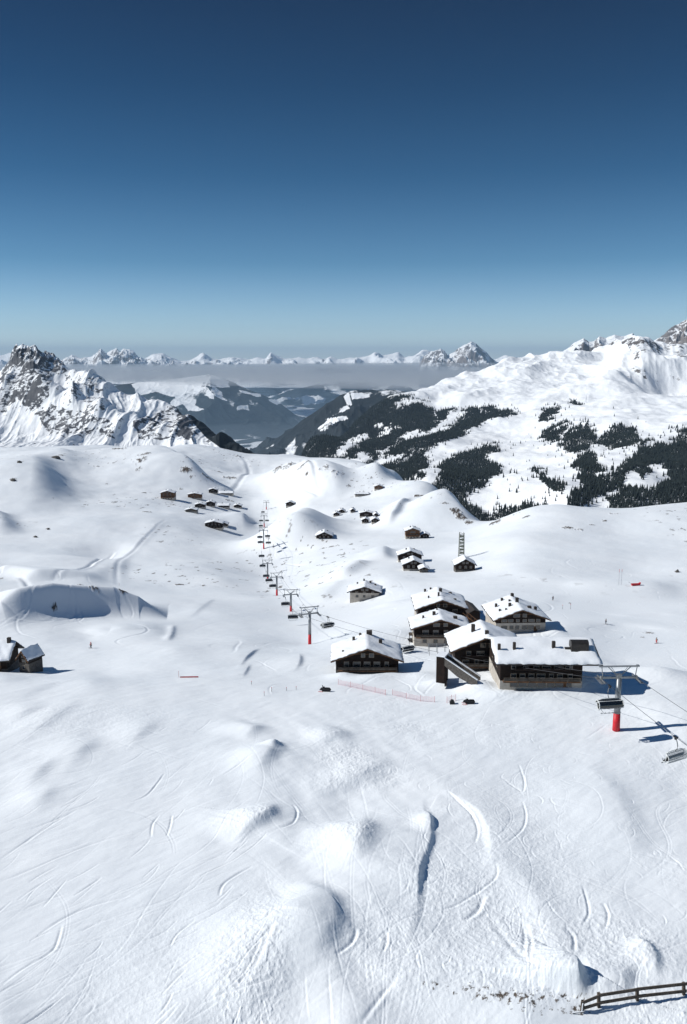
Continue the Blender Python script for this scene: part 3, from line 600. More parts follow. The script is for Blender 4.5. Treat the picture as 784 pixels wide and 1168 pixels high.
spots = [(625,520),(634,522),(601,527),(604,526),(595,547),(602,548),(590,562),(655,480),(662,480),(668,479),(700,466),(701,475),(732,497),(737,482),(707,518),(712,516),(699,525),(689,517),(644,535),(638,531),(620,504),(606,500),(600,504),(594,506),(588,508),(645,468),(650,484),(577,514),(583,512),(571,540),(579,548),(581,530),(612,545),(617,536),(628,470),(584,470),(641,564),(648,570),(634,572),(627,566),(606,570),(673,560),(700,530),(718,522),(722,516),(690,522),(656,534),(648,528),(671,510),(744,500),(751,497),(757,494),(764,500),(728,478),(614,512),(609,509),(640,506),(646,510)]
rs = random.Random(5)
for k in range(150):
    a, c = rs.uniform(555, 784), rs.uniform(476, 578)
    if rs.random() < (c-470)/120: spots.append((a, c))
cnt = 0
def where(px, py): return 'left' if px < 600 else 'middle' if px < 690 else 'right'
for px, py in spots:
    c = S2.hit(px, py)
    q = proj(c.x, c.y, c.z)
    if bool(wood(np.array([px]), np.array([py]))[0]): continue
    me, mt = TM[cnt % 4]; t = empty('conifer_tree', (c.x, c.y, c.z-.4), rs.random()*6, rs.uniform(.45, .9)*(1 if c.y < 3200 else 1.15))
    wv_ = 'upper' if py < 505 else 'lower'
    tag(t, f'lone dark conifer on the {wv_} {where(px, py)} part of the open snow slope beside the forest', 'tree', f'lone conifers, {wv_} {where(px, py)} snow slope')
    a = link('crown', me, t); b_ = link('trunk', mt, t); cnt += 1
print('single trees', cnt, round(time.time()-T0, 1))

# ------------------------------------------------------------------ valley mountains and distant ranges
def ranges(name, sky, Yc, half, base, mat, seed, nsc, namp, rows=150, cols=700, rock=.0, forest=None, u0=None, u1=None, skew=1.0, meander=.0):
    sx = np.array([float(uu(a, b_)) for a, b_ in sky]); st = np.array([float(tanA(b_)) for a, b_ in sky])
    u0 = sx[0] if u0 is None else u0; u1 = sx[-1] if u1 is None else u1
    S = Sheet([W(u0, Yc-half, base), W(u1, Yc+half, base), W(u0, Yc+half, base), W(u1, Yc-half, base)], np.linspace(u0, u1, cols), np.log(np.linspace(Yc-half, Yc+half*.8, rows)), nc=(12, 12))
    cz = CZ - Yc*np.interp(S.us, sx, st)
    d = (S.Y-Yc)/half + meander*fbm(S.X/(half*.9), S.Y*0+3., 3, seed=seed)
    prof = np.clip(1-np.abs(d)**skew, 0, 1)
    S.Z = base + (cz[None]-base)*prof
    m = np.clip(prof*2.5, 0, 1)*np.clip((1.02-prof)*4, .25, 1)
    S.Z += m*namp*(ridged(S.X/nsc, S.Y/nsc, 5, .55, seed=seed)-.95)
    gx, gy = slope_of(S); px, py = xr(S)
    rp = rock + .32*smooth(.5, 1.3, np.hypot(gx, gy)) + .15*fbm(S.X/(nsc*.3), S.Y/(nsc*.3), 4, .7, seed=seed+1)
    fo = forest(S, px, py) if forest else np.zeros_like(S.Z)
    o = S.build(name, mat, {'rock': np.clip(rp, 0, 1), 'forest': fo}); tag(o, kind='structure'); return S
def f_mid(S, px, py):
    f = .86 - .0*px; f = np.full(px.shape, .85) + .5*fbm(S.X/260, S.Y/500, 4, .6, seed=51) - .55*inpoly(px, py, [(360,490),(378,476),(385,480),(368,492)]) - .5*inpoly(px, py, [(370,478),(395,474),(398,478),(380,482)]) - .5*inpoly(px, py, [(376,470),(396,462),(400,466),(380,474)])
    f -= .6*inpoly(px, py, [(392,452),(398,448),(402,462),(396,462)]) + .5*inpoly(px, py, [(400,449),(470,443),(470,448),(402,456)])
    return np.clip(f, 0, 1)
ranges('forested_ridge', [(285,523),(300,511),(320,497),(340,483),(355,472),(372,460),(390,450),(404,446),(430,445),(450,443),(480,447),(530,440),(600,440)], 8200, 2400, -1050, m_mass, 50, 900, 110, forest=f_mid, rows=260, cols=800, skew=1.1)
def f_val(S, px, py):
    f = np.full(px.shape, .9) + .45*fbm(S.X/500, S.Y/900, 4, .6, seed=53)
    for p in ([(150,438),(165,432),(215,428),(250,428),(262,436),(262,442),(246,440),(258,456),(246,452),(240,442),(232,440),(246,448),(244,456),(228,448),(222,462),(232,466),(215,470),(208,460),(190,470),(200,452),(178,448),(160,452)], [(270,464),(282,462),(284,468),(272,468)], [(274,444),(300,450),(292,453),(276,448)], [(306,450),(322,458),(318,462),(308,456)]):
        f -= .75*inpoly(px+3*perlin(S.X/200, S.Y/200), py+2*perlin(S.X/200, S.Y/300+5), p)
    return np.clip(f, 0, 1)
ranges('valley_mountain', [(60,455),(130,440),(160,436),(190,432),(215,429),(240,427),(256,432),(275,440),(300,451),(320,460),(338,474),(350,486),(360,497)], 14500, 2500, -1000, m_mass, 52, 1500, 75, forest=f_val, rows=260, cols=700, skew=1.15)
ranges('hazy_valley_ridge', [(250,470),(300,458),(330,446),(360,438),(395,434),(430,438),(480,440),(560,450)], 23000, 3400, -1000, m_mass, 54, 1800, 120, forest=lambda S, px, py: np.clip(.62+.6*fbm(S.X/800, S.Y/1200, 4, .6, seed=55), 0, 1), rows=160, cols=500)
ranges('rocky_ridge', [(560,425),(590,417),(615,409),(640,401),(650,396),(656,391),(666,385),(672,389),(678,389),(684,383),(692,386),(702,382),(712,384),(722,380),(727,385),(735,389),(760,396)], 11500, 1900, -300, m_far, 56, 420, 70, rock=.30, rows=200)
ranges('pink_rock_summit', [(715,400),(735,394),(750,385),(758,380),(766,373),(775,369),(784,363),(800,352),(830,348),(860,360),(900,370)], 9600, 1500, -100, m_far, 58, 300, 70, rock=.42, rows=200, u1=.52)
ranges('alpine_peaks', [(60,425),(72,410),(82,405),(92,409),(100,408),(106,405),(115,396.5),(121,402),(127,399),(133,396),(137,400),(141,396.5),(148,397),(153,400),(158,406),(168,411),(176,405),(184,403),(192,407),(205,413),(220,418)], 25000, 3400, -500, m_far, 60, 1100, 190, rock=.22, rows=180, meander=.1)
ranges('pyramid_peak', [(478,418),(484,406),(492,401),(498,398),(503,396),(507,398),(511,404),(515,402),(520,401),(526,396),(533,391),(538,387.5),(543,390),(549,396),(555,400),(560,407),(566,413),(580,420)], 22000, 2600, -500, m_far, 62, 800, 150, rock=.30, rows=180)
ranges('distant_range', [(-500,405),(-300,398),(-150,404),(-60,400),(-20,405),(0,404),(14,403),(24,407),(60,411),(100,410),(165,409),(176,404),(186,403),(196,407),(206,411),(216,410),(226,406),(232,402.5),(240,407),(250,409),(262,406),(272,408),(284,410),(293,407),(303,409),(309,402),(315,406),(324,410),(340,408),(350,409),(362,407),(370,409),(377,405),(386,408),(398,409),(412,406),(421,404),(428,400),(436,404),(446,403),(455,402),(462,407),(474,404),(482,399),(490,400),(505,404),(530,408),(565,409),(578,406),(590,408),(604,406),(616,409),(640,409),(700,408),(784,406),(900,400),(1100,405),(1300,404)], 31000, 4500, -700, m_far, 64, 1300, 200, rock=.08, rows=150, cols=1300, meander=.15)
print('far', round(time.time()-T0, 1))

# ------------------------------------------------------------------ air: fog bank and haze
def lens(name, cx, cy, cz, rx, ry, rz, seed, dens, col, amp=.3):
    bm = bmesh.new(); bmesh.ops.create_uvsphere(bm, u_segments=160, v_segments=40, radius=1)
    P = np.array([v.co for v in bm.verts]); r = 1+amp*fbm(P[:, 0]*3.2, P[:, 1]*3.2, 4, .5, seed=seed)*np.sqrt(np.clip(P[:, 0]**2+P[:, 1]**2, 0, 1))
    top = np.sign(P[:, 2])*np.abs(P[:, 2])**.7
    tz = top*(1+.5*fbm(P[:, 0]*5, P[:, 1]*5, 3, seed=seed+1)*np.where(P[:, 2] > 0, .35, 1))
    for i, v in enumerate(bm.verts): v.co = (cx+P[i, 0]*r[i]*rx, cy+P[i, 1]*r[i]*ry, cz+tz[i]*rz)
    for f in bm.faces: f.smooth = True
    me = bpy.data.meshes.new(name); bm.to_mesh(me); bm.free()
    m = bpy.data.materials.new(name); m.use_nodes = True; nn = m.node_tree; nn.nodes.clear(); o = nn.nodes.new('ShaderNodeOutputMaterial'); v = nn.nodes.new('ShaderNodeVolumePrincipled')
    v.inputs['Color'].default_value = col; v.inputs['Density'].default_value = dens; v.inputs['Anisotropy'].default_value = .1; nn.links.new(v.outputs[0], o.inputs['Volume'])
    me.materials.append(m); o = link(name, me); tag(o, kind='stuff'); return o
lens('fog_bank', 0, 24500, -170, 12500, 14000, 120, 70, .00032, (.84, .91, 1, 1))
lens('fog_bank', -4500, 20000, -60, 6000, 5000, 60, 84, .00018, (.84, .91, 1, 1))
lens('fog_bank', 2600, 21000, -40, 5200, 5000, 70, 86, .0002, (.84, .91, 1, 1))
lens('fog_bank', 2200, 17000, -230, 4200, 6500, 110, 74, .0002, (.84, .91, 1, 1))
lens('fog_bank', 200, 12500, -940, 3200, 5500, 160, 78, .00012, (.75, .88, 1, 1))
lens('valley_mist', -600, 13500, -700, 6500, 7500, 420, 80, .000035, (.45, .72, 1, 1))
bm = bmesh.new(); bmesh.ops.create_cube(bm, size=1)
for v in bm.verts: v.co = (v.co.x*150000, -2000 if v.co.y < 0 else 96000, -1300 if v.co.z < 0 else 1400)
me = bpy.data.meshes.new('haze'); bm.to_mesh(me); bm.free()
mh = bpy.data.materials.new('haze'); mh.use_nodes = True; nn = mh.node_tree; nn.nodes.clear(); o = nn.nodes.new('ShaderNodeOutputMaterial'); v = nn.nodes.new('ShaderNodeVolumePrincipled')
v.inputs['Color'].default_value = (.50, .73, 1, 1); v.inputs['Density'].default_value = 2.05e-5; nn.links.new(v.outputs[0], o.inputs['Volume']); me.materials.append(mh)
tag(link('haze', me), kind='stuff')
# ------------------------------------------------------------------ object materials
def simple(name, col, rough=.6, metal=0, ns=None, amt=.25, bump=0, spec=.4):
    m, n, b = newmat(name); b.inputs['Roughness'].default_value = rough; b.inputs['Metallic'].default_value = metal; b.inputs['Specular IOR Level'].default_value = spec
    if ns:
        tc_ = N(n, 'ShaderNodeTexCoord').outputs['Object']; z = noise(n, tc_, ns, 5, .65)
        lo = tuple(c*(1-amt) for c in col)+(1,); hi = tuple(min(1, c*(1+amt)) for c in col)+(1,)
        n.links.new(mix(n, ramp(n, z, .3, .7), lo, hi), b.inputs['Base Color'])
        if bump: q = N(n, 'ShaderNodeBump', Strength=.6, Distance=bump); n.links.new(z, q.inputs['Height']); n.links.new(q.outputs[0], b.inputs['Normal'])
    else: b.inputs['Base Color'].default_value = (*col, 1)
    return m
def planks(name, c0, c1, sc_=5.0):
    m, n, b = newmat(name); tc_ = N(n, 'ShaderNodeTexCoord').outputs['Object']
    wv_ = N(n, 'ShaderNodeTexWave', wave_type='BANDS', bands_direction='Z', Scale=sc_, Distortion=.6, Detail=2.0); n.links.new(tc_, wv_.inputs['Vector'])
    c = mix(n, ramp(n, noise(n, tc_, 1.1, 6, .7), .3, .7), c0, c1); c = mix(n, ramp(n, wv_.outputs['Fac'], .02, .25, (1, 1, 1, 1), (0, 0, 0, 1)), c, (.008, .006, .005, 1))
    n.links.new(c, b.inputs['Base Color']); b.inputs['Roughness'].default_value = .85; b.inputs['Specular IOR Level'].default_value = .2
    q = N(n, 'ShaderNodeBump', Strength=.5, Distance=.03); n.links.new(wv_.outputs['Fac'], q.inputs['Height']); n.links.new(q.outputs[0], b.inputs['Normal']); return m
M_TIM = planks('dark_timber', (.009, .006, .005, 1), (.036, .019, .013, 1)); M_WARM = planks('warm_timber', (.10, .050, .026, 1), (.24, .125, .065, 1)); M_GREY = planks('weathered_timber', (.06, .05, .042, 1), (.20, .165, .135, 1), 9)
M_STU = simple('cream_plaster', (.44, .40, .35), .9, ns=.8, amt=.22); M_STO = simple('stone_wall', (.10, .09, .08), .95, ns=2.4, amt=.6, bump=.08)
M_ROOF = simple('roof_shingle', (.035, .028, .025), .8, ns=3, amt=.4); M_SN = simple('roof_snow', (.82, .84, .87), .6, ns=1.3, amt=.035, bump=.08, spec=.25)
M_GL = simple('window_glass', (.015, .02, .026), .08, spec=.8); M_FRM = simple('painted_frame', (.22, .18, .14), .6, ns=4, amt=.3); M_STEEL = simple('galvanised_steel', (.28, .29, .30), .45, .6, ns=2, amt=.25)
M_RED = simple('red_paint', (.50, .012, .020), .5, ns=2.5, amt=.25); M_BLK = simple('black_rubber', (.012, .012, .014), .6, ns=5, amt=.3); M_BUB = simple('smoked_bubble', (.010, .012, .015), .06, spec=.9); M_WHT = simple('white_shell', (.62, .63, .62), .4, ns=3, amt=.12)
M_CAB = simple('steel_cable', (.06, .06, .065), .5, .5); M_CHIM = simple('chimney_masonry', (.060, .048, .040), .9, ns=4, amt=.4, bump=.03); M_NET = simple('pink_net', (.60, .16, .20), .8, ns=3, amt=.2); M_LAT = simple('green_grey_metal', (.16, .17, .13), .6, .3, ns=3, amt=.3)
M_ORA = simple('orange_marker', (.55, .10, .03), .6, ns=4, amt=.2); M_DUCT = simple('dark_sheet_metal', (.045, .040, .037), .45, .5, ns=2, amt=.35)

class MB:
    def __init__(s): s.bm = bmesh.new()
    def box(s, c, d, rz=0, rx=0, ry=0, bev=0):
        r = bmesh.ops.create_cube(s.bm, size=1); M = Matrix.Translation(c) @ Matrix.Rotation(rz, 4, 'Z') @ Matrix.Rotation(rx, 4, 'X') @ Matrix.Rotation(ry, 4, 'Y') @ Matrix.Diagonal((*d, 1))
        bmesh.ops.transform(s.bm, matrix=M, verts=r['verts'])
        if bev: bmesh.ops.bevel(s.bm, geom=list({e for v in r['verts'] for e in v.link_edges}), offset=bev, segments=2, affect='EDGES')
        return s
    def bar(s, a, b, r0, r1=None, k=8):
        a = Vector(a); b = Vector(b); d = b-a; r = bmesh.ops.create_cone(s.bm, cap_ends=True, segments=k, radius1=r0, radius2=r0 if r1 is None else r1, depth=d.length)
        bmesh.ops.transform(s.bm, matrix=Matrix.Translation((a+b)/2) @ d.to_track_quat('Z', 'Y').to_matrix().to_4x4(), verts=r['verts']); return s
    def tube(s, P, r, k=6):
        rings = []; P = [Vector(p) for p in P]
        for i, p in enumerate(P):
            t = (P[min(i+1, len(P)-1)]-P[max(i-1, 0)]).normalized(); q = t.to_track_quat('Z', 'Y')
            rings.append([s.bm.verts.new(p+q @ Vector((r*math.cos(6.2832*j/k), r*math.sin(6.2832*j/k), 0))) for j in range(k)])
        for a, b in zip(rings, rings[1:]):
            for j in range(k): s.bm.faces.new((a[j], a[(j+1) % k], b[(j+1) % k], b[j]))
        s.bm.faces.new(rings[0][::-1]); s.bm.faces.new(rings[-1]); return s
    def prism(s, prof, y0, y1, ax='Y'):   # profile in (x,z) swept along Y, or (y,z) along X
        f = (lambda p, t: (p[0], t, p[1])) if ax == 'Y' else (lambda p, t: (t, p[0], p[1]))
        A = [s.bm.verts.new(f(p, y0)) for p in prof]; B = [s.bm.verts.new(f(p, y1)) for p in prof]; n_ = len(prof)
        s.bm.faces.new(A); s.bm.faces.new(B[::-1])
        for i in range(n_): s.bm.faces.new((A[i], B[i], B[(i+1) % n_], A[(i+1) % n_]))
        return s
    def mesh(s, name, mat, smooth_=False):
        bmesh.ops.recalc_face_normals(s.bm, faces=s.bm.faces); me = bpy.data.meshes.new(name); s.bm.to_mesh(me); s.bm.free(); me.materials.append(mat)
        if smooth_:
            for p in me.polygons: p.use_smooth = True
        return me
    def build(s, name, mat, parent=None, smooth_=False): return link(name, s.mesh(name, mat, smooth_), parent)
def mpp(c): return (c.y*cp-(c.z-CZ)*sp)/FPX
rh = random.Random(21)

def snow_slab(prof_fn, x0, x1, y0, y1, th, name, parent, seed):
    """uneven snow blanket over a roof; prof_fn(x, y) gives roof height"""
    nx, ny = 30, 18; bm = bmesh.new(); top = []; bot = []
    for j in range(ny+1):
        for i in range(nx+1):
            x = x0+(x1-x0)*i/nx; y = y0+(y1-y0)*j/ny; e = min(i, nx-i, j*1.6, (ny-j)*1.6)
            t = th*(.35 if e == 0 else .85 if e < 1.7 else 1)*(1+.34*math.sin(x*.9+seed)*math.sin(y*.8+seed*2)+.2*math.sin(x*2.7+y*1.9+seed)+rh.uniform(-.12, .12))
            jx_, jy_ = (rh.uniform(-.22, .16), rh.uniform(-.22, .16)) if e == 0 else (0, 0)
            z = prof_fn(x, y); top.append(bm.verts.new((x+jx_, y+jy_, z+t))); bot.append(bm.verts.new((x+jx_, y+jy_, z+.01)))
    W_ = nx+1
    for j in range(ny):
        for i in range(nx):
            a = j*W_+i; bm.faces.new((top[a], top[a+1], top[a+1+W_], top[a+W_])); bm.faces.new((bot[a], bot[a+W_], bot[a+1+W_], bot[a+1]))
    edge = [i for i in range(W_)]+[j*W_+nx for j in range(1, ny+1)]+[ny*W_+i for i in range(nx-1, -1, -1)]+[j*W_ for j in range(ny-1, 0, -1)]
    for a, b in zip(edge, edge[1:]+edge[:1]): bm.faces.new((top[a], bot[a], bot[b], top[b]))
    bmesh.ops.recalc_face_normals(bm, faces=bm.faces); me = bpy.data.meshes.new(name); bm.to_mesh(me); bm.free(); me.materials.append(M_SN)
    for p in me.polygons: p.use_smooth = len(p.vertices) == 4 and abs(p.normal.z) > .5
    return link(name, me, parent)

def chalet(name, label, px, py, W_, D, H, rise, across=False, yaw=0, base=1.6, ov=1.3, ovr=None, chim=(), bal=True, cat='chalet', detail=2, walls=None, group=None, Z=None, nwin=4, storeys=2, bm_=None, snow_th=.38, sink=1.5, door=True):
    """gabled alpine house; its front faces the camera side; W_ across, D deep, H wall height, rise of the ridge"""
    c = at(px, py); z0 = c.z if Z is None else Z
    if Z is not None: c = Vector((float(uu(px, py))*222, 222, Z))
    t = empty(name, (c.x, c.y, z0), yaw); tag(t, label, cat, group); walls = walls or M_TIM; bm_ = bm_ or M_STU
    w2 = W_/2; ovr = ov if ovr is None else ovr
    MB().box((0, D/2, (base-sink)/2), (W_, D, base+sink)).build('base_wall', bm_, t)
    u = MB()
    if across: u.prism([(0.03, base), (0.03, H), (D/2, H+rise*(D/2)/(D/2)), (D-.03, H), (D-.03, base)], -w2+.03, w2-.03, 'X')
    else: u.prism([(-w2+.03, base), (-w2+.03, H), (0, H+rise), (w2-.03, H), (w2-.03, base)], .03, D-.03)
    u.build('timber_wall', walls, t)
    th = .22
    if across:
        k = rise/(D/2); y0, y1 = -ov, D+ov; e0 = H-k*ov
        prof = [(y0, e0), (D/2, H+rise), (y1, e0), (y1, e0+th), (D/2, H+rise+th), (y0, e0+th)]; rf = MB().prism(prof, -w2-ov, w2+ovr, 'X').build('roof', M_ROOF, t)
        fn = lambda x, y: H+rise+th-k*abs(y-D/2)
        snow_slab(fn, -w2-ov+.1, w2+ovr-.1, y0+.1, y1-.1, snow_th, 'roof_snow', rf, px)
    else:
        k = rise/w2; x0 = w2+ov; e0 = H-k*ov
        prof = [(-x0, e0), (0, H+rise), (x0, e0), (x0, e0+th), (0, H+rise+th), (-x0, e0+th)]; rf = MB().prism(prof, -ov-.3, D+ov).build('roof', M_ROOF, t)
        fn = lambda x, y: H+rise+th-k*abs(x)
        snow_slab(fn, -x0+.1, x0-.1, -ov-.2, D+ov-.1, snow_th, 'roof_snow', rf, px)
    for (fx, fy, hh, ww) in chim:
        x = fx*w2; y = fy*D; z = fn(x, y)
        ch_ = MB().box((x, y, z+hh/2-.3), (ww, ww, hh+.6), bev=.04).build('chimney', M_CHIM, rf)
    if detail >= 1:
        gm = MB(); 
        if not across: gm.box((0, -.02, H+rise*.42), (W_*.5, .06, .14))
        for s_ in (-1, 1):
            if across: continue
            a_ = math.atan(k); L = math.hypot(x0, e0-(H+rise))
            gm.box((s_*x0/2, -ov-.34, (e0+H+rise)/2+.06), (L, .06, .32), ry=s_*a_)
        if not across: gm.build('bargeboard', M_WARM if detail > 1 else M_ROOF, rf)
    if detail >= 1:
        rows = []
        if base > 1.2: rows.append((base*.55, 1.0, nwin))
        sh = (H-base)/storeys
        for s_ in range(storeys): rows.append((base+sh*(s_+.5), min(1.25, sh*.48), nwin if s_ == 0 else max(2, nwin-1)))
        if not across and rise > 2: rows.append((H+rise*.30, .9, 2))
        for ri, (z, hh, nn_) in enumerate(rows):
            span = W_*.8 if ri < len(rows)-1 or across else W_*.3
            for i in range(nn_):
                x = -span/2+span*(i+.5)/nn_+rh.uniform(-.2, .2); ww = rh.choice([.9, 1.1, 1.5, 1.8]) if detail > 1 else 1.1
                wn = MB().box((x, -.03, z), (ww+.24, .10, hh+.24)).build('window', M_FRM, t)
                MB().box((x, -.085, z), (ww, .02, hh)).build('pane', M_GL, wn)
        for i in range(2 if detail > 1 else 0):
            wn = MB().box((-w2-.02, D*(.3+.4*i), base+1.1), (.10, 1.3, 1.2)).build('window', M_FRM, t); MB().box((-w2-.075, D*(.3+.4*i), base+1.1), (.02, 1.06, .96)).build('pane', M_GL, wn)
    if bal:
        zb = base+.12; m = MB().box((0, -.75, zb), (W_*.94, 1.4, .16)); m.build('balcony_floor', M_WARM if detail > 1 else walls, t)
        m = MB()
        m.box((0, -1.40, zb+1.02), (W_*.94, .10, .12)); m.box((0, -1.40, zb+.55), (W_*.94, .04, .55))
        for i in range(7): m.box((-W_*.46+W_*.92*i/6, -1.42, zb+.5), (.14, .14, 1.1))
        m.build('balcony_railing', M_GREY if detail > 1 else walls, t)
        if storeys > 1 and detail > 1:
            zb += (H-base)/2; m = MB(); m.box((0, -.55, zb), (W_*.7, 1.0, .14)); m.box((0, -1.02, zb+.92), (W_*.7, .09, .10)); m.box((0, -1.02, zb+.5), (W_*.7, .04, .5)); m.build('upper_balcony', M_TIM, t)
    if door and detail > 1:
        d_ = MB().box((W_*.30, -.04, 1.0), (1.1, .10, 2.0)).build('door', M_WARM, t); MB().bar((W_*.30+.4, -.10, 1.0), (W_*.30+.4, -.16, 1.0), .04).build('handle', M_STEEL, d_)
    return t

# ------------------------------------------------------------------ the village
C = chalet
C('chalet', 'widest dark timber chalet, low gable to the viewer, nearest the row of lift masts', 419, 768, 16.2, 11, 3.9, 2.9, chim=((-.42, .75, 1.3, .7), (-.2, .98, .9, .6), (.45, .55, 1.4, .9), (.1, .95, 1.4, 1.5), (-.75, .2, .5, .9)), base=.9, ov=1.3, nwin=5, storeys=1, bm_=M_STO)
C('chalet', 'dark gabled chalet with cream ground floor, lower of the pair above the courtyard', 503, 737, 16.2, 9.5, 5.9, 2.6, chim=((-.62, .5, 1.1, .6), (-.22, .45, 1.5, .9), (.58, .4, 1.1, 1.2), (-.05, .9, .8, .5)), base=2.8, nwin=4, storeys=1)
C('chalet', 'dark gabled chalet directly behind the cream-floored one, roof crossed by vents and chimneys', 504, 714, 15.8, 15, 6.2, 2.8, chim=((-.5, .35, 1.1, .5), (-.1, .25, 1.6, .6), (.05, .6, 1.4, 1.0), (-.55, .95, 1.2, .7), (-.3, .98, .9, .6), (.6, .25, .8, .9), (.5, .75, .7, 1.2)), base=2.2, nwin=4)
C('chalet', 'gabled inn with pale plaster band and many black chimneys, behind the long lodge', 594, 722, 15.2, 14.5, 4.6, 2.8, yaw=R(3), chim=((-.75, .25, 1.0, .6), (-.3, .35, 1.2, .8), (-.52, .2, .8, .5), (.02, .42, 1.8, .9), (.05, .9, 1.4, .9), (-.75, .6, 1.3, .7), (.45, .25, 1.0, 1.1), (.75, .35, 1.2, .8), (-.4, .85, 1.1, .7), (-.2, .6, 1.0, .6)), base=3.1, nwin=6, storeys=1, bal=False)
C('chalet', 'dark timber house wedged between the courtyard stairs and the long lodge', 556, 764, 16.4, 12, 5.4, 3.3, chim=((-.35, .5, 2.2, .9), (-.03, .05, 1.2, .9)), base=.9, nwin=5, storeys=2, bm_=M_STO)
big = C('mountain_lodge', 'long two-storey lodge with the broadest snow roof, dark balconies over a cream base', 617, 786, 18.6, 16.5, 6.4, 2.5, across=True, yaw=R(-1), base=1.9, ov=1.3, ovr=4.2, chim=((-.98, .22, 1.7, .65), (-.60, .24, 1.9, .65), (.38, .27, 1.9, .75)), nwin=7, storeys=2, cat='lodge')
q = MB(); q.box((0, 0, 1.1), (4.0, 2.4, 2.2)); 
a_ = [(-1.2, 2.2)]+[(1.2*math.cos(x_), 2.2+.8*math.sin(x_)) for x_ in np.linspace(math.pi*.95, .05, 9)]+[(1.2, 2.2)]
q.prism(a_, -2.0, 2.0, 'X'); hood = q.build('ventilation_hood', M_DUCT, [o for o in big.children if o.name.startswith('roof')][0]); hood.location = (9.3, 4.2, 7.3)
MB().box((9.3-2.6, 4.2, 8.0), (1.3, .9, .9)).build('duct', M_DUCT, [o for o in big.children if o.name.startswith('roof')][0])
C('chalet', 'small plaster house with dark gable, alone on the piste above the widest chalet', 416, 685, 13.8, 10, 4.4, 2.4, chim=((-.55, .8, 1.0, .7), (-.1, .95, 1.3, .7), (.35, .8, 1.2, .9), (.7, .7, .9, .9)), base=3.6, nwin=3, storeys=1, bal=False, detail=1, yaw=R(-4))
C('alpine_hut', 'snow-roofed hut cut by the left picture edge, dark gable end toward the slope', -14, 768, 10.5, 8.5, 4.2, 2.8, across=True, chim=((.9, .45, 1.5, .9),), base=1.0, nwin=3, storeys=1, bal=False, bm_=M_STO, cat='hut', Z=-6.6)
C('stone_shed', 'small stone shed with a steep roof joined to the right side of the edge hut', 28, 768, 3.4, 5, 3.9, 2.1, base=2.6, nwin=1, storeys=1, bal=False, bm_=M_STO, cat='shed', Z=-6.6, door=False, yaw=R(-24), ov=.5)
# outlying houses
def hut(px, py, wpx, H, rise, label, **k):
    c = at(px, py); s_ = mpp(c); k.setdefault('bal', False); k.setdefault('detail', 1); k.setdefault('nwin', 3); k.setdefault('storeys', 1); k.setdefault('base', 1.0); k.setdefault('chim', ((-.3, .5, 1.2, .8), (.4, .7, 1.0, .7))); k.setdefault('ov', .9)
    return chalet(k.pop('name', 'mountain_hut'), label, px, py, max(wpx*s_-1.8, 3), k.pop('D', 9), H, rise, cat=k.pop('cat', 'hut'), **k)
hut(468, 641, 30, 4.2, 2.6, 'dark gabled hut with chimneys, behind its twin above the courtyard houses')
hut(472, 651, 27, 3.6, 2.4, 'dark gabled hut in front of its twin, low stone annex at its right', chim=((-.4, .6, 1.1, .8),))
hut(484, 653, 13, 2.0, .9, 'low snow-covered stone annex right of the twin huts', base=1.6, bm_=M_STO, chim=(), D=6, name='stone_annex', cat='annex')
hut(531, 652, 26, 3.8, 2.9, 'dark steep-gabled hut at the foot of the lattice mast', chim=(), bm_=M_STO)
hut(471, 614.5, 19, 6.0, 2.0, 'warm brown three-storey guest house on the shelf below the domed hill', walls=M_WARM, storeys=2, nwin=4, bal=True, cat='guest house', name='guest_house', base=1.8)
hut(485, 614, 12, 2.6, 1.2, 'low dark shed right of the warm brown guest house', chim=(), D=7, cat='shed', name='shed', base=.3)
hut(370, 614.5, 21, 2.4, 2.8, 'squat dark hut almost buried by its snow roof below the shaded knoll', D=12, base=.3)
hut(331, 578, 11, 4.2, 2.0, 'little hut right of the upper lift masts', storeys=2)
for i, (px, py, wp, h_, lb) in enumerate(((384, 589, 9, 2.6, 'leftmost low dark cabin of the hamlet beyond the shaded knoll'), (390, 585.5, 9, 2.4, 'low cabin behind the leftmost one of the hamlet beyond the knoll'), (402.5, 585, 7, 2.6, 'tiny cabin in the middle of the hamlet beyond the knoll'), (418, 590, 17, 4.0, 'tallest dark house of the hamlet beyond the knoll'), (417, 597, 10, 3.2, 'front left snow-roofed house of the hamlet beyond the knoll'), (428, 597, 10, 3.2, 'front right snow-roofed house of the hamlet beyond the knoll'), (429, 590, 7, 2.4, 'low dark barn at the right end of the hamlet beyond the knoll'))):
    hut(px, py, wp, h_, 1.6, lb, D=8, group='hamlet beyond the shaded knoll')
hut(413, 566, 17, 2.6, 1.2, 'long low dark building below the rounded crest', D=8, across=True); hut(432, 559, 11, 4.0, 1.8, 'brown-fronted house at the rim of the rounded crest', walls=M_WARM, storeys=2)
hut(191, 570, 17, 8.0, 2.4, 'tall pale-banded hotel with snow roof, leftmost of the upper hamlet', walls=M_WARM, storeys=3, base=2.4, nwin=4, bal=True, name='mountain_hotel', cat='hotel', D=13)
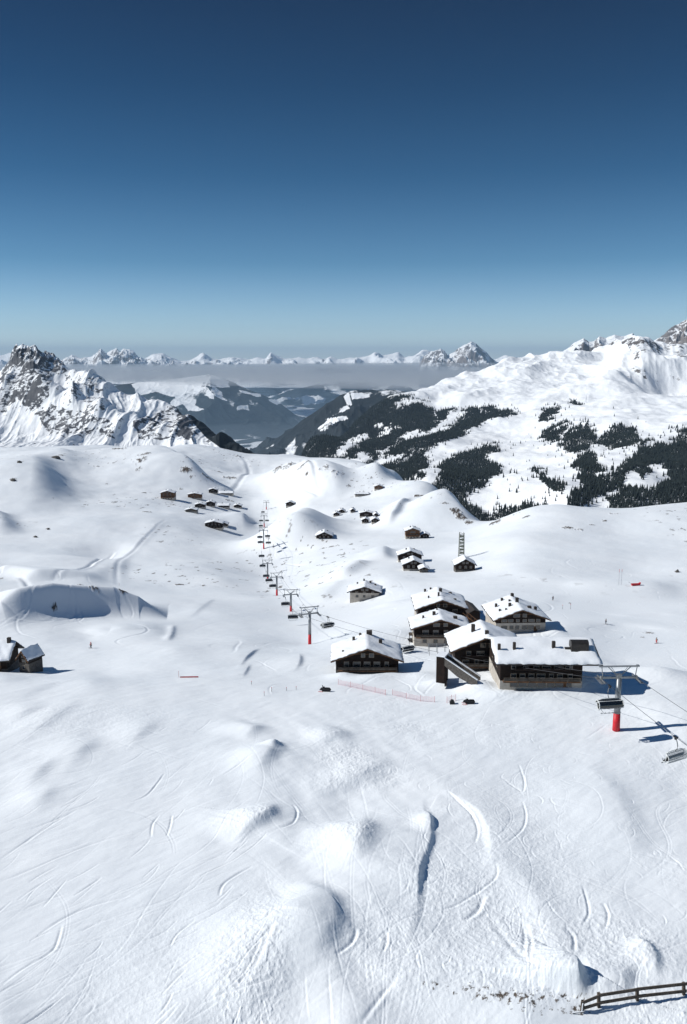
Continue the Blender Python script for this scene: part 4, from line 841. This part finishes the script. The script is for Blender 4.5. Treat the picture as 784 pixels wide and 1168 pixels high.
for px, py, wp, h_, lb, kw in ((222, 569, 17, 5.5, 'brown house right of the tall hotel in the upper hamlet', dict(walls=M_WARM, storeys=2)), (243, 563, 11, 5.0, 'dark blocky house at the back of the upper hamlet', dict(storeys=2)), (258, 564.5, 17, 2.4, 'long low shed at the back right of the upper hamlet', dict(across=True)), (228, 579.5, 13, 4.0, 'dark house in the middle row of the upper hamlet, left half', dict(storeys=2)), (240, 578, 11, 5.0, 'dark house in the middle row of the upper hamlet, right half', {}), (255, 579.5, 14, 3.0, 'low dark barn right in the middle row of the upper hamlet', dict(across=True)),
      (271, 579.5, 10, 3.0, 'small shed at the right end of the middle row of the upper hamlet', {}), (218, 584.5, 15, 2.6, 'pale fenced terrace house at the front left of the upper hamlet', dict(walls=M_GREY))):
    hut(px, py, wp, h_, 1.6, lb, D=9, group='houses of the upper hamlet', **kw)
hut(244, 603, 22, 5.2, 2.2, 'dark wide-balconied restaurant at the edge of the bright piste', storeys=2, bal=True, nwin=5, name='restaurant', cat='restaurant', D=12); hut(256, 601, 9, 3.0, 1.4, 'small dark wing on the right of the piste-edge restaurant', chim=(), cat='shed', name='shed')
print('houses', round(time.time()-T0, 1))

# ------------------------------------------------------------------ courtyard structures
c = at(543, 781); t = empty('outdoor_staircase', (c.x, c.y, c.z), R(-24)); tag(t, 'stone-walled outdoor staircase running down right from the courtyard to the piste', 'staircase')
m = MB()
for s_ in (0, 2.6): m.prism([(-7.6, 3.4), (-4.5, 1.2), (.3, -.8), (.3, 1.0), (-7.6, 5.2)], s_, s_+.35)
m.build('side_wall', M_STO, t); m = MB()
for i in range(17): m.box((-.2-.44*i, 1.45, .3+.235*i-.5), (.46, 2.2, .8))
m.build('steps', M_STO, t); m = MB()
for s_ in (-.05, 2.55): m.prism([(.35, 1.02), (.35, 1.22), (-7.6, 5.42), (-7.6, 5.22)], s_, s_+.45)
m.build('coping_snow', M_SN, t); MB().box((-8.6, 1.5, 2.2), (2.0, 3.0, 6.4)).build('stair_tower', M_TIM, t); MB().box((-8.6, 1.5, 5.55), (2.3, 3.3, .3), bev=.08).build('tower_snow', M_SN, t)
c = at(508, 783); t = empty('timber_retaining_wall', (c.x, c.y, c.z)); tag(t, 'dark upright timber retaining wall at the left foot of the staircase', 'retaining wall'); m = MB()
for i in range(6): m.box((0+.1*i, 1.2*i, 1.4), (.3, .32, 4.4))
m.build('post', M_TIM, t); MB().box((.3, 3, 1.1), (.12, 6.4, 3.2)).build('boards', M_GREY, t)
c = at(498, 748); t = empty('terrace_frame', (c.x, c.y, c.z)); tag(t, 'open steel awning frame over the snowy terrace of the cream-floored chalet', 'awning frame')
m = MB()
for x_ in (0, 2.3, 4.6):
    for y_ in (0, 3): m.bar((x_-2, y_, 0), (x_-2, y_, 2.5), .07)
m.build('posts', M_STEEL, t); m = MB()
for y_ in (0, 1, 2, 3): m.bar((-2.2, y_, 2.5), (2.9, y_, 2.5), .06)
for x_ in (0, 2.3, 4.6): m.bar((x_-2, -.2, 2.55), (x_-2, 3.2, 2.55), .06)
m.build('beams', M_STEEL, t)
c = at(473, 733); t = empty('timber_deck', (c.x, c.y, c.z)); tag(t, 'small two-tier timber deck with railings left of the cream-floored chalet', 'deck')
MB().box((0, 1, .5), (3.4, 2.4, .25)).box((0, 1, 2.4), (3.4, 2.4, .25)).build('deck_floor', M_GREY, t); m = MB()
for z_ in (1.5, 3.3): m.box((0, -.2, z_), (3.4, .1, .12)).box((0, -.2, z_-.45), (3.4, .06, .1))
for x_ in (-1.6, 0, 1.6): m.box((x_, -.2, 1.4), (.16, .16, 3.9))
m.build('railing', M_TIM, t)
c = at(551, 724); t = empty('timber_stairway', (c.x, c.y, c.z), R(14)); tag(t, 'light brown timber stairway climbing beside the inn with many chimneys', 'stairway'); m = MB()
for i in range(22): m.box((1.4-.15*i, -3+.62*i, .1+.13*i), (1.5, .5, .16), rz=.1)
m.build('steps', M_WARM, t); m = MB().bar((2.2, -3, 1.1), (-1, 10.3, 4.2), .07).bar((.7, -3, 1.1), (-2.6, 10.3, 4.2), .07)
for i in range(8): m.bar((2.2-.46*i, -3+1.9*i, .1), (2.2-.46*i, -3+1.9*i, 1.1+.44*i), .06)
m.build('handrail', M_WARM, t)
c = at(541, 714); t = empty('timber_barn', (c.x, c.y, c.z), R(6)); tag(t, 'nearly black narrow barn squeezed between the rear chalet and the stairway', 'barn')
MB().prism([(-1.9, -1), (-1.9, 4.2), (0, 5.2), (1.9, 4.2), (1.9, -1)], 0, 11).build('wall', M_TIM, t); m = MB().prism([(-2.3, 4.15), (0, 5.35), (0, 5.55), (-2.3, 4.35)], -.4, 11.4).prism([(2.3, 4.15), (0, 5.35), (0, 5.55), (2.3, 4.35)], -.4, 11.4); m.build('roof', M_ROOF, t)
c = at(529.5, 640); c.y += 12; c.z = GR.z_at(c.x, c.y); t = empty('lattice_mast', tuple(c)); tag(t, 'green-grey lattice mast rising behind the steep-gabled hut', 'lattice mast'); m = MB(); hm = 15.5
for a_ in (-1, 1):
    for b_ in (-1, 1): m.bar((a_*1.6, b_*1.6, -1), (a_*1.3, b_*1.3, hm), .12)
m.build('leg', M_LAT, t); m = MB()
for k in range(11):
    z = k*hm/11; w1 = 1.6-.3*k/11
    for a_, b_ in (((-1, -1), (1, -1)), ((1, -1), (1, 1)), ((1, 1), (-1, 1)), ((-1, 1), (-1, -1))):
        m.bar((a_[0]*w1, a_[1]*w1, z), (b_[0]*w1, b_[1]*w1, z+hm/11), .08); m.bar((a_[0]*w1, a_[1]*w1, z), (b_[0]*w1, b_[1]*w1, z), .08)
m.build('bracing', M_LAT, t); m = MB()
for k in range(6): m.box((0, -1.6, 3.5+k*2), (2.5, .1, 1.0))
m.build('panels', M_LAT, t)
# ------------------------------------------------------------------ chairlift
def pylon(label, c, H, arm, dirv, group='chairlift pylons'):
    """tube mast, red foot, crossarm with sheave trains along dirv, working frame on top"""
    t = empty('lift_pylon', (c.x, c.y, c.z), math.atan2(dirv[1], dirv[0])-math.pi/2); tag(t, label, 'lift pylon', group)
    k = 16; za = H-2.3
    kr = 1.25 if arm > 7 else .95; MB().bar((0, 0, -1), (0, 0, H*.27), .62*kr, .55*kr, k).build('red_foot', M_RED, t, True)
    MB().bar((0, 0, H*.27), (0, 0, za), .53*kr, .40*kr, k).build('mast', M_STEEL, t, True)
    m = MB().box((0, 0, za), (arm*.86, .36, .40)); m.box((0, 0, za+.3), (.9, .8, .9)); m.build('crossarm', M_STEEL, t)
    m = MB().box((0, 0, H), (arm*.98, .16, .18)); m.box((0, .55, H), (arm*.98, .08, .08))
    for s_ in (-1, 1):
        m.bar((s_*.3, 0, za+.3), (s_*arm*.30, 0, H), .09); m.bar((s_*arm*.42, 0, za+.2), (s_*arm*.46, 0, H), .10); m.bar((s_*.3, 0, za+.3), (s_*arm*.22, 0, H), .05)
        m.box((s_*arm*.49, .25, H+.05), (.5, .7, .25))
    m.build('service_frame', M_STEEL, t)
    for s_ in (-1, 1):
        sh = MB(); x = s_*arm*.46; sh.box((x, 0, za-.25), (.16, 4.4, .18)); sh.box((x, 0, za+.02), (.3, .8, .6))
        for j in range(-4, 5, 2): sh.box((x, j*.5, za-.36), (.22, .8, .10))
        sh.box((x+s_*.45, 0, za-.55), (.55, 4.2, .06)); st = sh.build('sheave_train', M_STEEL, t)
        m = MB()
        for j in range(8): m.bar((x-.06, -1.95+j*.557, za-.42), (x+.06, -1.95+j*.557, za-.42), .22, k=12)
        m.build('sheave_wheels', M_BLK, st)
    m = MB().bar((.45, -.3, .5), (.45, -.3, za), .04).bar((.45, .15, .5), (.45, .15, za), .04)
    for j in range(int(za/.5)): m.bar((.45, -.3, .6+j*.5), (.45, .15, .6+j*.5), .025, k=5)
    m.build('ladder', M_STEEL, t); return t, za-.2
def P3(px, py, Y): u = float(uu(px, py)); return Vector((u*Y, Y, CZ-Y*float(tanA(py))))
PY = []
for px, py, H in ((703, 833, 13.6), (353.5, 735, 13.2), (332, 697.5, 10.5), (316, 679.5, 13.0), (305.5, 661, 13.0), (301, 626, 17.0), (301.5, 601, 14.0), (304, 581, 11.0)):
    c = at(px, py); PY.append((c, H))
c0 = PY[0][0]
labs = ['large red-footed pylon in the right foreground holding the nearest chairs', 'red-footed pylon left of the widest timber chalet, nearest mast of the long row', 'second mast of the row behind the widest chalet, red foot', 'third mast of the long row, tall with a red foot', 'fourth mast of the long row over the piste', 'tall thin mast with faint red stem, fifth of the long row', 'sixth mast of the row, beside the shaded dip', 'farthest mast, at the upper end of the lift row']
DIR = []
for i in range(len(PY)):
    a = PY[max(i-1, 0)][0]; b = PY[min(i+1, len(PY)-1)][0]; d = (b-a); DIR.append(Vector((d.x, d.y)).normalized())
DIR[0] = Vector((-.05, 1)).normalized()
sheave = []
for (c, H), d, lb in zip(PY, DIR, labs):
    arm = 7.9 if lb is labs[0] else 6.5
    t, za = pylon(lb, c, H, arm, d); n_ = Vector((d.y, -d.x)); o = arm*.46
    sheave.append((Vector((c.x-n_.x*o, c.y-n_.y*o, c.z+za)), Vector((c.x+n_.x*o, c.y+n_.y*o, c.z+za))))
start = (P3(787, 852, 133), Vector((0, 0, 0)))
startL = Vector((57.6, 134, 13.4)); startR = startL+Vector((8, .5, .6))
L2, R2 = startL+(startL-sheave[0][0])*1.6, startR+(startR-sheave[0][1])*1.6
ropes = []
for side, first, lb in ((0, L2, 'left haul rope running from the foreground pylon to the far masts'), (1, R2, 'right haul rope of the chairlift, crossing over the long lodge roof')):
    pts = [first]+[s_[side] for s_ in sheave]; P = []
    for a, b in zip(pts, pts[1:]):
        L = (b-a).length; sag = L*.016
        for k in range(24):
            q = k/24; p = a.lerp(b, q); p.z -= 4*sag*q*(1-q); P.append(p)
    P.append(pts[-1]); ropes.append(P); tag(MB().tube(P, .045, 5).build('haul_rope', M_CAB), lb, 'haul rope', 'chairlift haul ropes')
M_CLR = simple('clear_bubble', (.30, .33, .35), .12, spec=.8); M_CLR.node_tree.nodes['Principled BSDF'].inputs['Alpha'].default_value = .4
# chair, origin at the rope grip, hanging down, seats facing +Y
def chair_parts(w, up=False):
    o = []; h = -4.3
    o.append(('grip', MB().box((0, 0, 0), (.3, .9, .28), bev=.05).box((0, 0, -.25), (.2, .4, .4)).mesh('grip', M_BLK), None))
    hb = [(0, 0, -.2), (0, -.35, -.7), (0, -.55, -1.4), (0, -.45, -2.0), (0, -.1, -2.35)]
    o.append(('hanger', MB().tube(hb, .085, 8).mesh('hanger', M_STEEL, True), None))
    fr = MB().tube([(-w*.42, 0, -2.5), (-w*.3, 0, -2.36), (0, 0, -2.33), (w*.3, 0, -2.36), (w*.42, 0, -2.5)], .08, 8)
    for s_ in (-1, 1): fr.tube([(s_*w*.42, 0, -2.5), (s_*w*.47, -.15, -3.1), (s_*w*.47, .0, h+.35), (s_*w*.45, .6, h+.1)], .07, 8)
    o.append(('frame', fr.mesh('frame', M_WHT, True), None))
    m = MB()
    for i in range(6): m.box(((i-2.5)*w*.155, .35, h+.32), (w*.145, .62, .14), bev=.04)
    o.append(('seat', m.mesh('seat', M_BLK), None)); m = MB()
    for i in range(6): m.box(((i-2.5)*w*.155, -.02, h+.78), (w*.145, .13, .85), rx=.16, bev=.04)
    o.append(('backrest', m.mesh('backrest', M_BLK), None))
    m = MB().tube([(-w*.45, .1, h+.8), (-w*.45, .85, h+.6), (-w*.3, 1.0, h-.35), (w*.3, 1.0, h-.35), (w*.45, .85, h+.6), (w*.45, .1, h+.8)], .045, 6)
    for i in range(6): m.bar(((i-2.5)*w*.155, .98, h-.35), ((i-2.5)*w*.155, .98, h-.15), .03); m.box(((i-2.5)*w*.155, .98, h-.36), (.34, .22, .05))
    o.append(('footrest', m.mesh('footrest', M_STEEL), None))
    A = np.linspace(math.radians(200), math.radians(20), 12) if not up else np.linspace(math.radians(255), math.radians(110), 12)
    rb = 1.02; bm = bmesh.new(); rows = []
    for a in A:
        row = []
        for s_ in np.linspace(-1, 1, 11):
            sh = 1-.10*abs(s_)**3; row.append(bm.verts.new((s_*w*.5, .25-math.cos(a)*rb*sh if not up else .1+math.cos(a)*rb*sh, h+.9+math.sin(-a+math.pi if not up else a)*0+(rb*sh*math.sin(math.pi-a) if not up else -rb*sh*math.sin(a)))))
        rows.append(row)
    for a, b in zip(rows, rows[1:]):
        for i in range(10): bm.faces.new((a[i], a[i+1], b[i+1], b[i]))
    bmesh.ops.recalc_face_normals(bm, faces=bm.faces); me = bpy.data.meshes.new('bubble'); bm.to_mesh(me); bm.free(); me.materials.append(M_CLR if up else M_BUB)
    for p in me.polygons: p.use_smooth = True
    o.append(('bubble', me, .03)); m = MB()
    edge = lambda k_, off: [tuple(v) for v in ()]
    for s_ in (-1, 1):
        pp = []
        for a in A: pp.append((s_*w*.5, .25-math.cos(a)*rb*.9 if not up else .1+math.cos(a)*rb*.9, h+.9+(rb*.9*math.sin(math.pi-a) if not up else -rb*.9*math.sin(a))))
        m.tube(pp, .09, 6)
    m.tube([(-w*.5, pp[-1][1], pp[-1][2]), (w*.5, pp[-1][1], pp[-1][2])], .10, 6); m.tube([(-w*.5, pp[0][1], pp[0][2]), (w*.5, pp[0][1], pp[0][2])], .08, 6)
    m.box((0, pp[5][1], pp[5][2]+.06), (w*.98, .32, .05))
    o.append(('bubble_rim', m.mesh('bubble_rim', M_WHT), None)); return o
CH = {False: chair_parts(4.5), True: chair_parts(4.5, True)}
def chair(loc, rz, label, open_=False, sc_=1.0, group='chairs hanging on the lift'):
    t = empty('lift_chair', tuple(loc), rz, sc_); tag(t, label, 'lift chair', group); parts = {}
    for nm, me, sol in CH[open_]:
        o = link(nm, me, t if nm != 'bubble_rim' else parts['bubble']); parts[nm] = o
        if sol: md = o.modifiers.new('thickness', 'SOLIDIFY'); md.thickness = sol
    return t
def on_rope(px, py, side, drop):
    best = None
    for a, b in zip(ropes[side], ropes[side][1:]):
        for k in range(6):
            p = a.lerp(b, k/6); q = proj(p.x, p.y, p.z-drop); e = (q[0]-px)**2+(q[1]-py)**2
            if best is None or e < best[0]: best = (e, p.copy(), (b-a))
    return best[1], best[2]
p, d = on_rope(694, 800, 0, 3.2); yaw0 = math.atan2(-d.x, d.y)
chair(p, yaw0+R(180), 'nearest chair with closed dark bubble, hanging in front of the large red-footed pylon', sc_=1.12)
p = Vector((float(uu(775, 836))*140, 140, 13.0)); 
p2, d = on_rope(775, 836, 0, 0); chair(p2, R(28), 'chair with raised bubble seen from the side, cut by the right picture edge', True, 1.0)
cl = [(465, 742, 1, 'dark chair hanging between the widest chalet and the cream-floored chalet'), (374, 715, 1, 'dark chair just right of the nearest mast of the row'), (378, 699, 1, 'smaller pale-blue-shaded chair above and right of the nearest mast of the row'), (332, 706, 0, 'dark chair left of the nearest mast of the row'), (322, 691, 0, 'dark chair below and left of the second mast of the row'),
      (307, 671, 0, 'dark chair left of the foot of the third mast, lower of two'), (302, 666, 0, 'dark chair left of the third mast, upper of two'), (302.6, 658, 0, 'dark chair under the fourth mast arm'), (297, 646, 0, 'small chair left of the fourth mast'), (294, 635, 0, 'small chair highest before the gap, left rope'),
      (311, 619, 1, 'tiny chair right of the fifth mast, lower of two'), (306, 612, 1, 'tiny chair right of the fifth mast, upper of two'), (294, 619, 0, 'tiny chair left of the fifth mast, lower of two'), (295, 613, 0, 'tiny chair left of the fifth mast, upper of two'), (307, 594, 1, 'tiny far chair right of the sixth mast'), (293, 594, 0, 'tiny far chair left of the sixth mast'), (295, 600, 0, 'tiny far chair just below the sixth mast arm, left rope'), (292, 583, 0, 'tiniest chair, near the farthest mast')]
for px, py, side, lb in cl:
    p, d = on_rope(px, py, side, 3.3); chair(p, math.atan2(-d.x, d.y)+(R(180) if side == 0 else 0), lb, False, .9)
# ------------------------------------------------------------------ timber fence, bottom right
PF = [(664, 1154, 12), (683, 1149, 16), (727, 1141, 15), (780, 1135, 15)]
base = [at(a, b) for a, b, _ in PF]; hs_ = [h_*mpp(c)*1.18 for c, (_, _, h_) in zip(base, PF)]
t = empty('timber_fence', tuple(base[0])); tag(t, 'weathered two-rail timber fence leaning out of the snow at the bottom right', 'fence'); O = base[0]
for c, h_ in zip(base, hs_):
    p = c-O; m = MB().box((p.x, p.y, h_/2-.35), (.34, .32, h_+.7), rz=.2, ry=rh.uniform(-.08, .08), bev=.02); m.build('post', M_GREY, t)
for zf in (.86, .34):
    for i in range(3):
        a = base[i]-O; b = base[i+1]-O; a = Vector((a.x-.05, a.y-.16, a.z+hs_[i]*zf)); b = Vector((b.x+.15, b.y-.16, b.z+hs_[i+1]*zf)); d = b-a
        m = MB(); m.box((0, 0, 0), (d.length+.3, .14, .38), bev=.015); o = m.build('rail', M_GREY, t); o.location = (a+b)/2; o.rotation_euler = (0, -math.atan2(d.z, d.xy.length), math.atan2(d.y, d.x))
c = at(668, 1155); t2 = empty('broken_stake', tuple(c)); tag(t2, 'snow-crusted broken stake and sticks at the left end of the timber fence', 'stake')
MB().bar((-.5, 0, -.2), (-.45, -.1, 1.3), .07).bar((-1.6, -.3, .1), (-.2, -.2, .25), .05).build('stick', M_GREY, t2); MB().bar((-.47, -.16, .2), (-.42, -.22, 1.36), .06).bar((-1.6, -.3, .17), (-.2, -.2, .32), .05).build('snow_crust', M_SN, t2)

# ------------------------------------------------------------------ small things on the snow
def person(px, py, coat, pants, label, yaw=0, skis=True, hgt=1.75):
    """standing skier: one skinned body, clothing as children"""
    c = at(px, py); t = empty('person', tuple(c), yaw); tag(t, label, 'person'); k = hgt/1.75
    V = [(0, 0, .95), (0, 0, 1.18), (0, .02, 1.42), (0, .03, 1.52), (0, .05, 1.66), (-.1, 0, .9), (-.13, .08, .5), (-.14, 0, .08), (-.14, .14, .04), (.1, 0, .9), (.13, .08, .5), (.14, 0, .08), (.14, .14, .04), (-.2, .0, 1.4), (-.3, .08, 1.12), (-.26, .32, 1.02), (.2, 0, 1.4), (.3, .08, 1.12), (.26, .32, 1.02)]
    Rr = [.15, .15, .14, .06, .11, .10, .075, .055, .05, .10, .075, .055, .05, .07, .055, .045, .07, .055, .045]
    E = [(0, 1), (1, 2), (2, 3), (3, 4), (0, 5), (5, 6), (6, 7), (7, 8), (0, 9), (9, 10), (10, 11), (11, 12), (2, 13), (13, 14), (14, 15), (2, 16), (16, 17), (17, 18)]
    def skin(name, ids, infl, mat, par):
        me = bpy.data.meshes.new(name); mp = {a: i for i, a in enumerate(ids)}; me.from_pydata([tuple(k*q for q in V[a]) for a in ids], [(mp[a], mp[b]) for a, b in E if a in mp and b in mp], []); me.materials.append(mat)
        o = link(name, me, par); md = o.modifiers.new('skin', 'SKIN')
        for i, a in enumerate(ids): me.skin_vertices[0].data[i].radius = (k*Rr[a]*infl,)*2
        me.skin_vertices[0].data[0].use_root = True; o.modifiers.new('sub', 'SUBSURF').levels = 1; return o
    body = skin('body', list(range(19)), 1, M_SKIN, t); skin('jacket', [1, 2, 13, 14, 15, 16, 17, 18], 1.25, coat, t); skin('trousers', [0, 5, 6, 7, 9, 10, 11], 1.2, pants, t)
    m = MB(); bmesh.ops.create_uvsphere(m.bm, u_segments=12, v_segments=8, radius=.15*k); bmesh.ops.translate(m.bm, verts=m.bm.verts, vec=(0, .03*k, 1.69*k)); m.build('helmet', coat if coat is not M_RED else M_BLK, t, True)
    if skis:
        sk = empty('ski_pair', tuple(c), yaw); tag(sk, 'pair of dark skis under the ' + ' '.join(label.split()[:9]), 'skis')
        for s_ in (-.14, .14): MB().box((s_, .1, .03), (.09, 1.7, .03)).build('ski', M_BLK, sk)
        for s_ in (-.42, .42): MB().bar((s_*.75, .36, 1.02), (s_*1.3, .15, 0), .015).build('pole', M_STEEL, sk)
M_SKIN = simple('skin', (.45, .28, .20), .6); M_NAVY = simple('navy_cloth', (.02, .03, .06), .8, ns=9, amt=.3); M_JR = simple('red_cloth', (.45, .03, .03), .8, ns=9, amt=.3); M_DK = simple('dark_cloth', (.015, .015, .018), .8, ns=9, amt=.3)
person(104, 739.5, M_JR, M_DK, 'skier in red jacket alone below the shaded drift', R(70), hgt=1.9)
person(749, 734, M_DK, M_JR, 'skier in red trousers on the slope beyond the large pylon', R(-60))
person(631, 685, M_NAVY, M_DK, 'person in navy walking behind the inn with many chimneys', R(20), skis=False)
person(691.5, 712, M_DK, M_NAVY, 'skier in dark clothes on the slope right of the ventilation hood', R(90))
def snowmobile(px, py, yaw, label):
    c = at(px, py); t = empty('snowmobile', tuple(c), yaw); tag(t, label, 'snowmobile')
    MB().box((0, 0, .25), (.5, 2.0, .4), bev=.12).build('track', M_BLK, t); MB().prism([(-1.2, .45), (-1.0, .8), (.1, .8), (.5, 1.1), (1.3, .75), (1.5, .4)], -.33, .33, 'X').build('body', M_DK, t)
    MB().box((0, -.4, .92), (.42, 1.1, .22), bev=.06).build('seat', M_BLK, t); MB().box((0, .75, 1.25), (.5, .05, .5), rx=-.5).build('windscreen', M_BUB, t); MB().bar((-.45, .4, 1.2), (.45, .4, 1.2), .03).build('handlebar', M_BLK, t)
    for s_ in (-.5, .5): MB().box((s_, 1.2, .08), (.14, 1.1, .06)).build('ski', M_RED, t)
snowmobile(372, 789, R(78), 'black snowmobile parked on the piste left of the widest chalet'); snowmobile(536, 803, R(85), 'dark snowmobile in the snow below the courtyard staircase')
c = at(516, 803); tag(MB().prism([(-.5, -.2), (-.55, .5), (-.2, .95), (.3, .9), (.55, .4), (.5, -.2)], -.4, .4).build('marker_boulder', M_BLK), 'small black boulder-like bag on the snow left of the lower snowmobile', 'bag').location = c
# red board on the snow
c = at(216, 773); t = empty('safety_barrier', tuple(c), R(2)); tag(t, 'long low red safety barrier lying along the flat snow left of the ski jump', 'barrier')
MB().box((0, 0, .18), (4.6, .12, .3), bev=.03).build('panel', M_RED, t); MB().box((-2.6, 0, .9), (.07, .07, 1.8)).build('post', M_ORA, t)
# slalom poles and sponsor-free gates on the piste
def pole(px, py, hpx, col, label, grp):
    c = at(px, py); h_ = hpx*mpp(c)*1.08; t = empty('piste_pole', tuple(c)); tag(t, label, 'pole', grp); MB().bar((0, 0, -.2), (0, 0, h_), .05, .04).build('shaft', col, t); MB().bar((0, 0, h_*.8), (0, 0, h_*1.0), .07).build('band', M_RED, t)
for i, (px, py, h_, lb) in enumerate(((301.5, 794, 5, 'short piste pole, leftmost of the loose row below the ski jumps'), (310, 789, 5, 'piste pole second from the left in the row below the ski jumps'), (327, 788, 4, 'piste pole third from the left in the row below the ski jumps'), (338, 787, 4, 'piste pole at the right of the row below the ski jumps'), (287, 781, 4, 'pinkish piste pole just above the row below the ski jumps'))):
    pole(px, py, h_, M_GREY, lb, 'poles below the ski jumps')
for px, py, h_, lb in ((706, 667, 17, 'tall thin pole on the crest of the right slope, left one'), (709, 667, 17, 'tall thin pole on the crest of the right slope, right one'), (309.5, 0, 0, '')):
    if h_: pole(px, py, h_, M_STEEL, lb, 'tall poles on the right slope crest')
for px, py, h_, lb in ((642, 695, 5, 'slope marker post behind the inn, left of two'), (651, 695, 6, 'slope marker post behind the inn, right of two'), (112+24, 668, 3, 'little post at the foot of the grooved track')):
    pole(px, py, h_, M_TIM, lb, 'slope marker posts')
c = at(725, 668); t = empty('rescue_sledge', tuple(c), R(8)); tag(t, 'small red rescue sledge on the crest of the right slope', 'sledge'); MB().prism([(-1.6, .1), (-1.8, .9), (1.5, .9), (2.2, 1.3), (1.9, .1)], -.5, .5, 'Y').build('shell', M_RED, t); MB().bar((-1.8, -.4, .9), (-3, -.4, 1.6), .05).bar((-1.8, .4, .9), (-3, .4, 1.6), .05).build('handle', M_STEEL, t)
# pink safety nets below the chalets
def net(pts, h_, label):
    P = [at(a, b) for a, b in pts]; O = P[0]; t = empty('safety_net', tuple(O)); tag(t, label, 'safety net', 'pink nets along the piste edge'); bm = MB(); mm = MB()
    for i, p in enumerate(P):
        mm_ = MB().bar((p.x-O.x, p.y-O.y, p.z-O.z-.2), (p.x-O.x, p.y-O.y, p.z-O.z+h_+.25), .035, k=6); mm_.build('post', M_RED, t)
    for a, b in zip(P, P[1:]):
        for k in range(6):
            z = .1+h_*k/5*.92; bm.bar((a.x-O.x, a.y-O.y, a.z-O.z+z), (b.x-O.x, b.y-O.y, b.z-O.z+z), .012, k=4)
        n_ = max(3, int((b-a).length/.35))
        for k in range(n_):
            q = a.lerp(b, k/n_)-O; bm.bar((q.x, q.y, q.z+.1), (q.x, q.y, q.z+h_), .010, k=4)
    bm.build('mesh', M_NET, t)
net([(386, 781), (400, 784), (414, 787), (428, 790), (440, 793)], 1.2, 'pink safety net curving below the widest timber chalet'); net([(448, 793), (464, 797), (480, 800), (496, 801)], 1.2, 'pink safety net on the piste edge below the courtyard'); net([(510, 802), (515, 800), (520, 799)], 1.3, 'short bright pink net beside the lower snowmobile')
# umbrellas / small dark huts of the terrace, drift rock lumps
def rock(px, py, wpx, hpx, label):
    c = at(px, py); s_ = mpp(c); m = MB(); bmesh.ops.create_icosphere(m.bm, subdivisions=3, radius=1); r_ = random.Random(int(px*7))
    for v in m.bm.verts:
        q = 1+.3*perlin(np.array([v.co.x*1.7+px]), np.array([v.co.y*1.7+v.co.z*1.3]))[0]+r_.uniform(-.05, .05); v.co = (v.co.x*q*wpx*s_/2, v.co.y*q*wpx*s_*.4, v.co.z*q*hpx*s_*.7)
    o = m.build('rock', M_STO); o.location = c; tag(o, label, 'rock', 'bare rocks on the far snow')
for px, py, w_, h_, lb in ((22, 528, 5, 4, 'bare rock on the upper left snow slope, beside the gully'), (15, 548, 6, 2.5, 'flat bare rock left of the gully on the upper left slope'), (64, 522, 9, 3, 'wide dark rock band just under the left crest'), (61, 693, 4, 2.2, 'dark rock inside the shaded left drift'), (773, 653, 4, 5, 'dark rock at the right picture edge above the slope crest'), (55, 604, 3, 3, 'lonely dark stone on the left snowfield'), (41, 613, 4, 3, 'small stone heap at the lower left of the snowfield')):
    rock(px, py, w_, h_, lb)
print('done', round(time.time()-T0, 1))
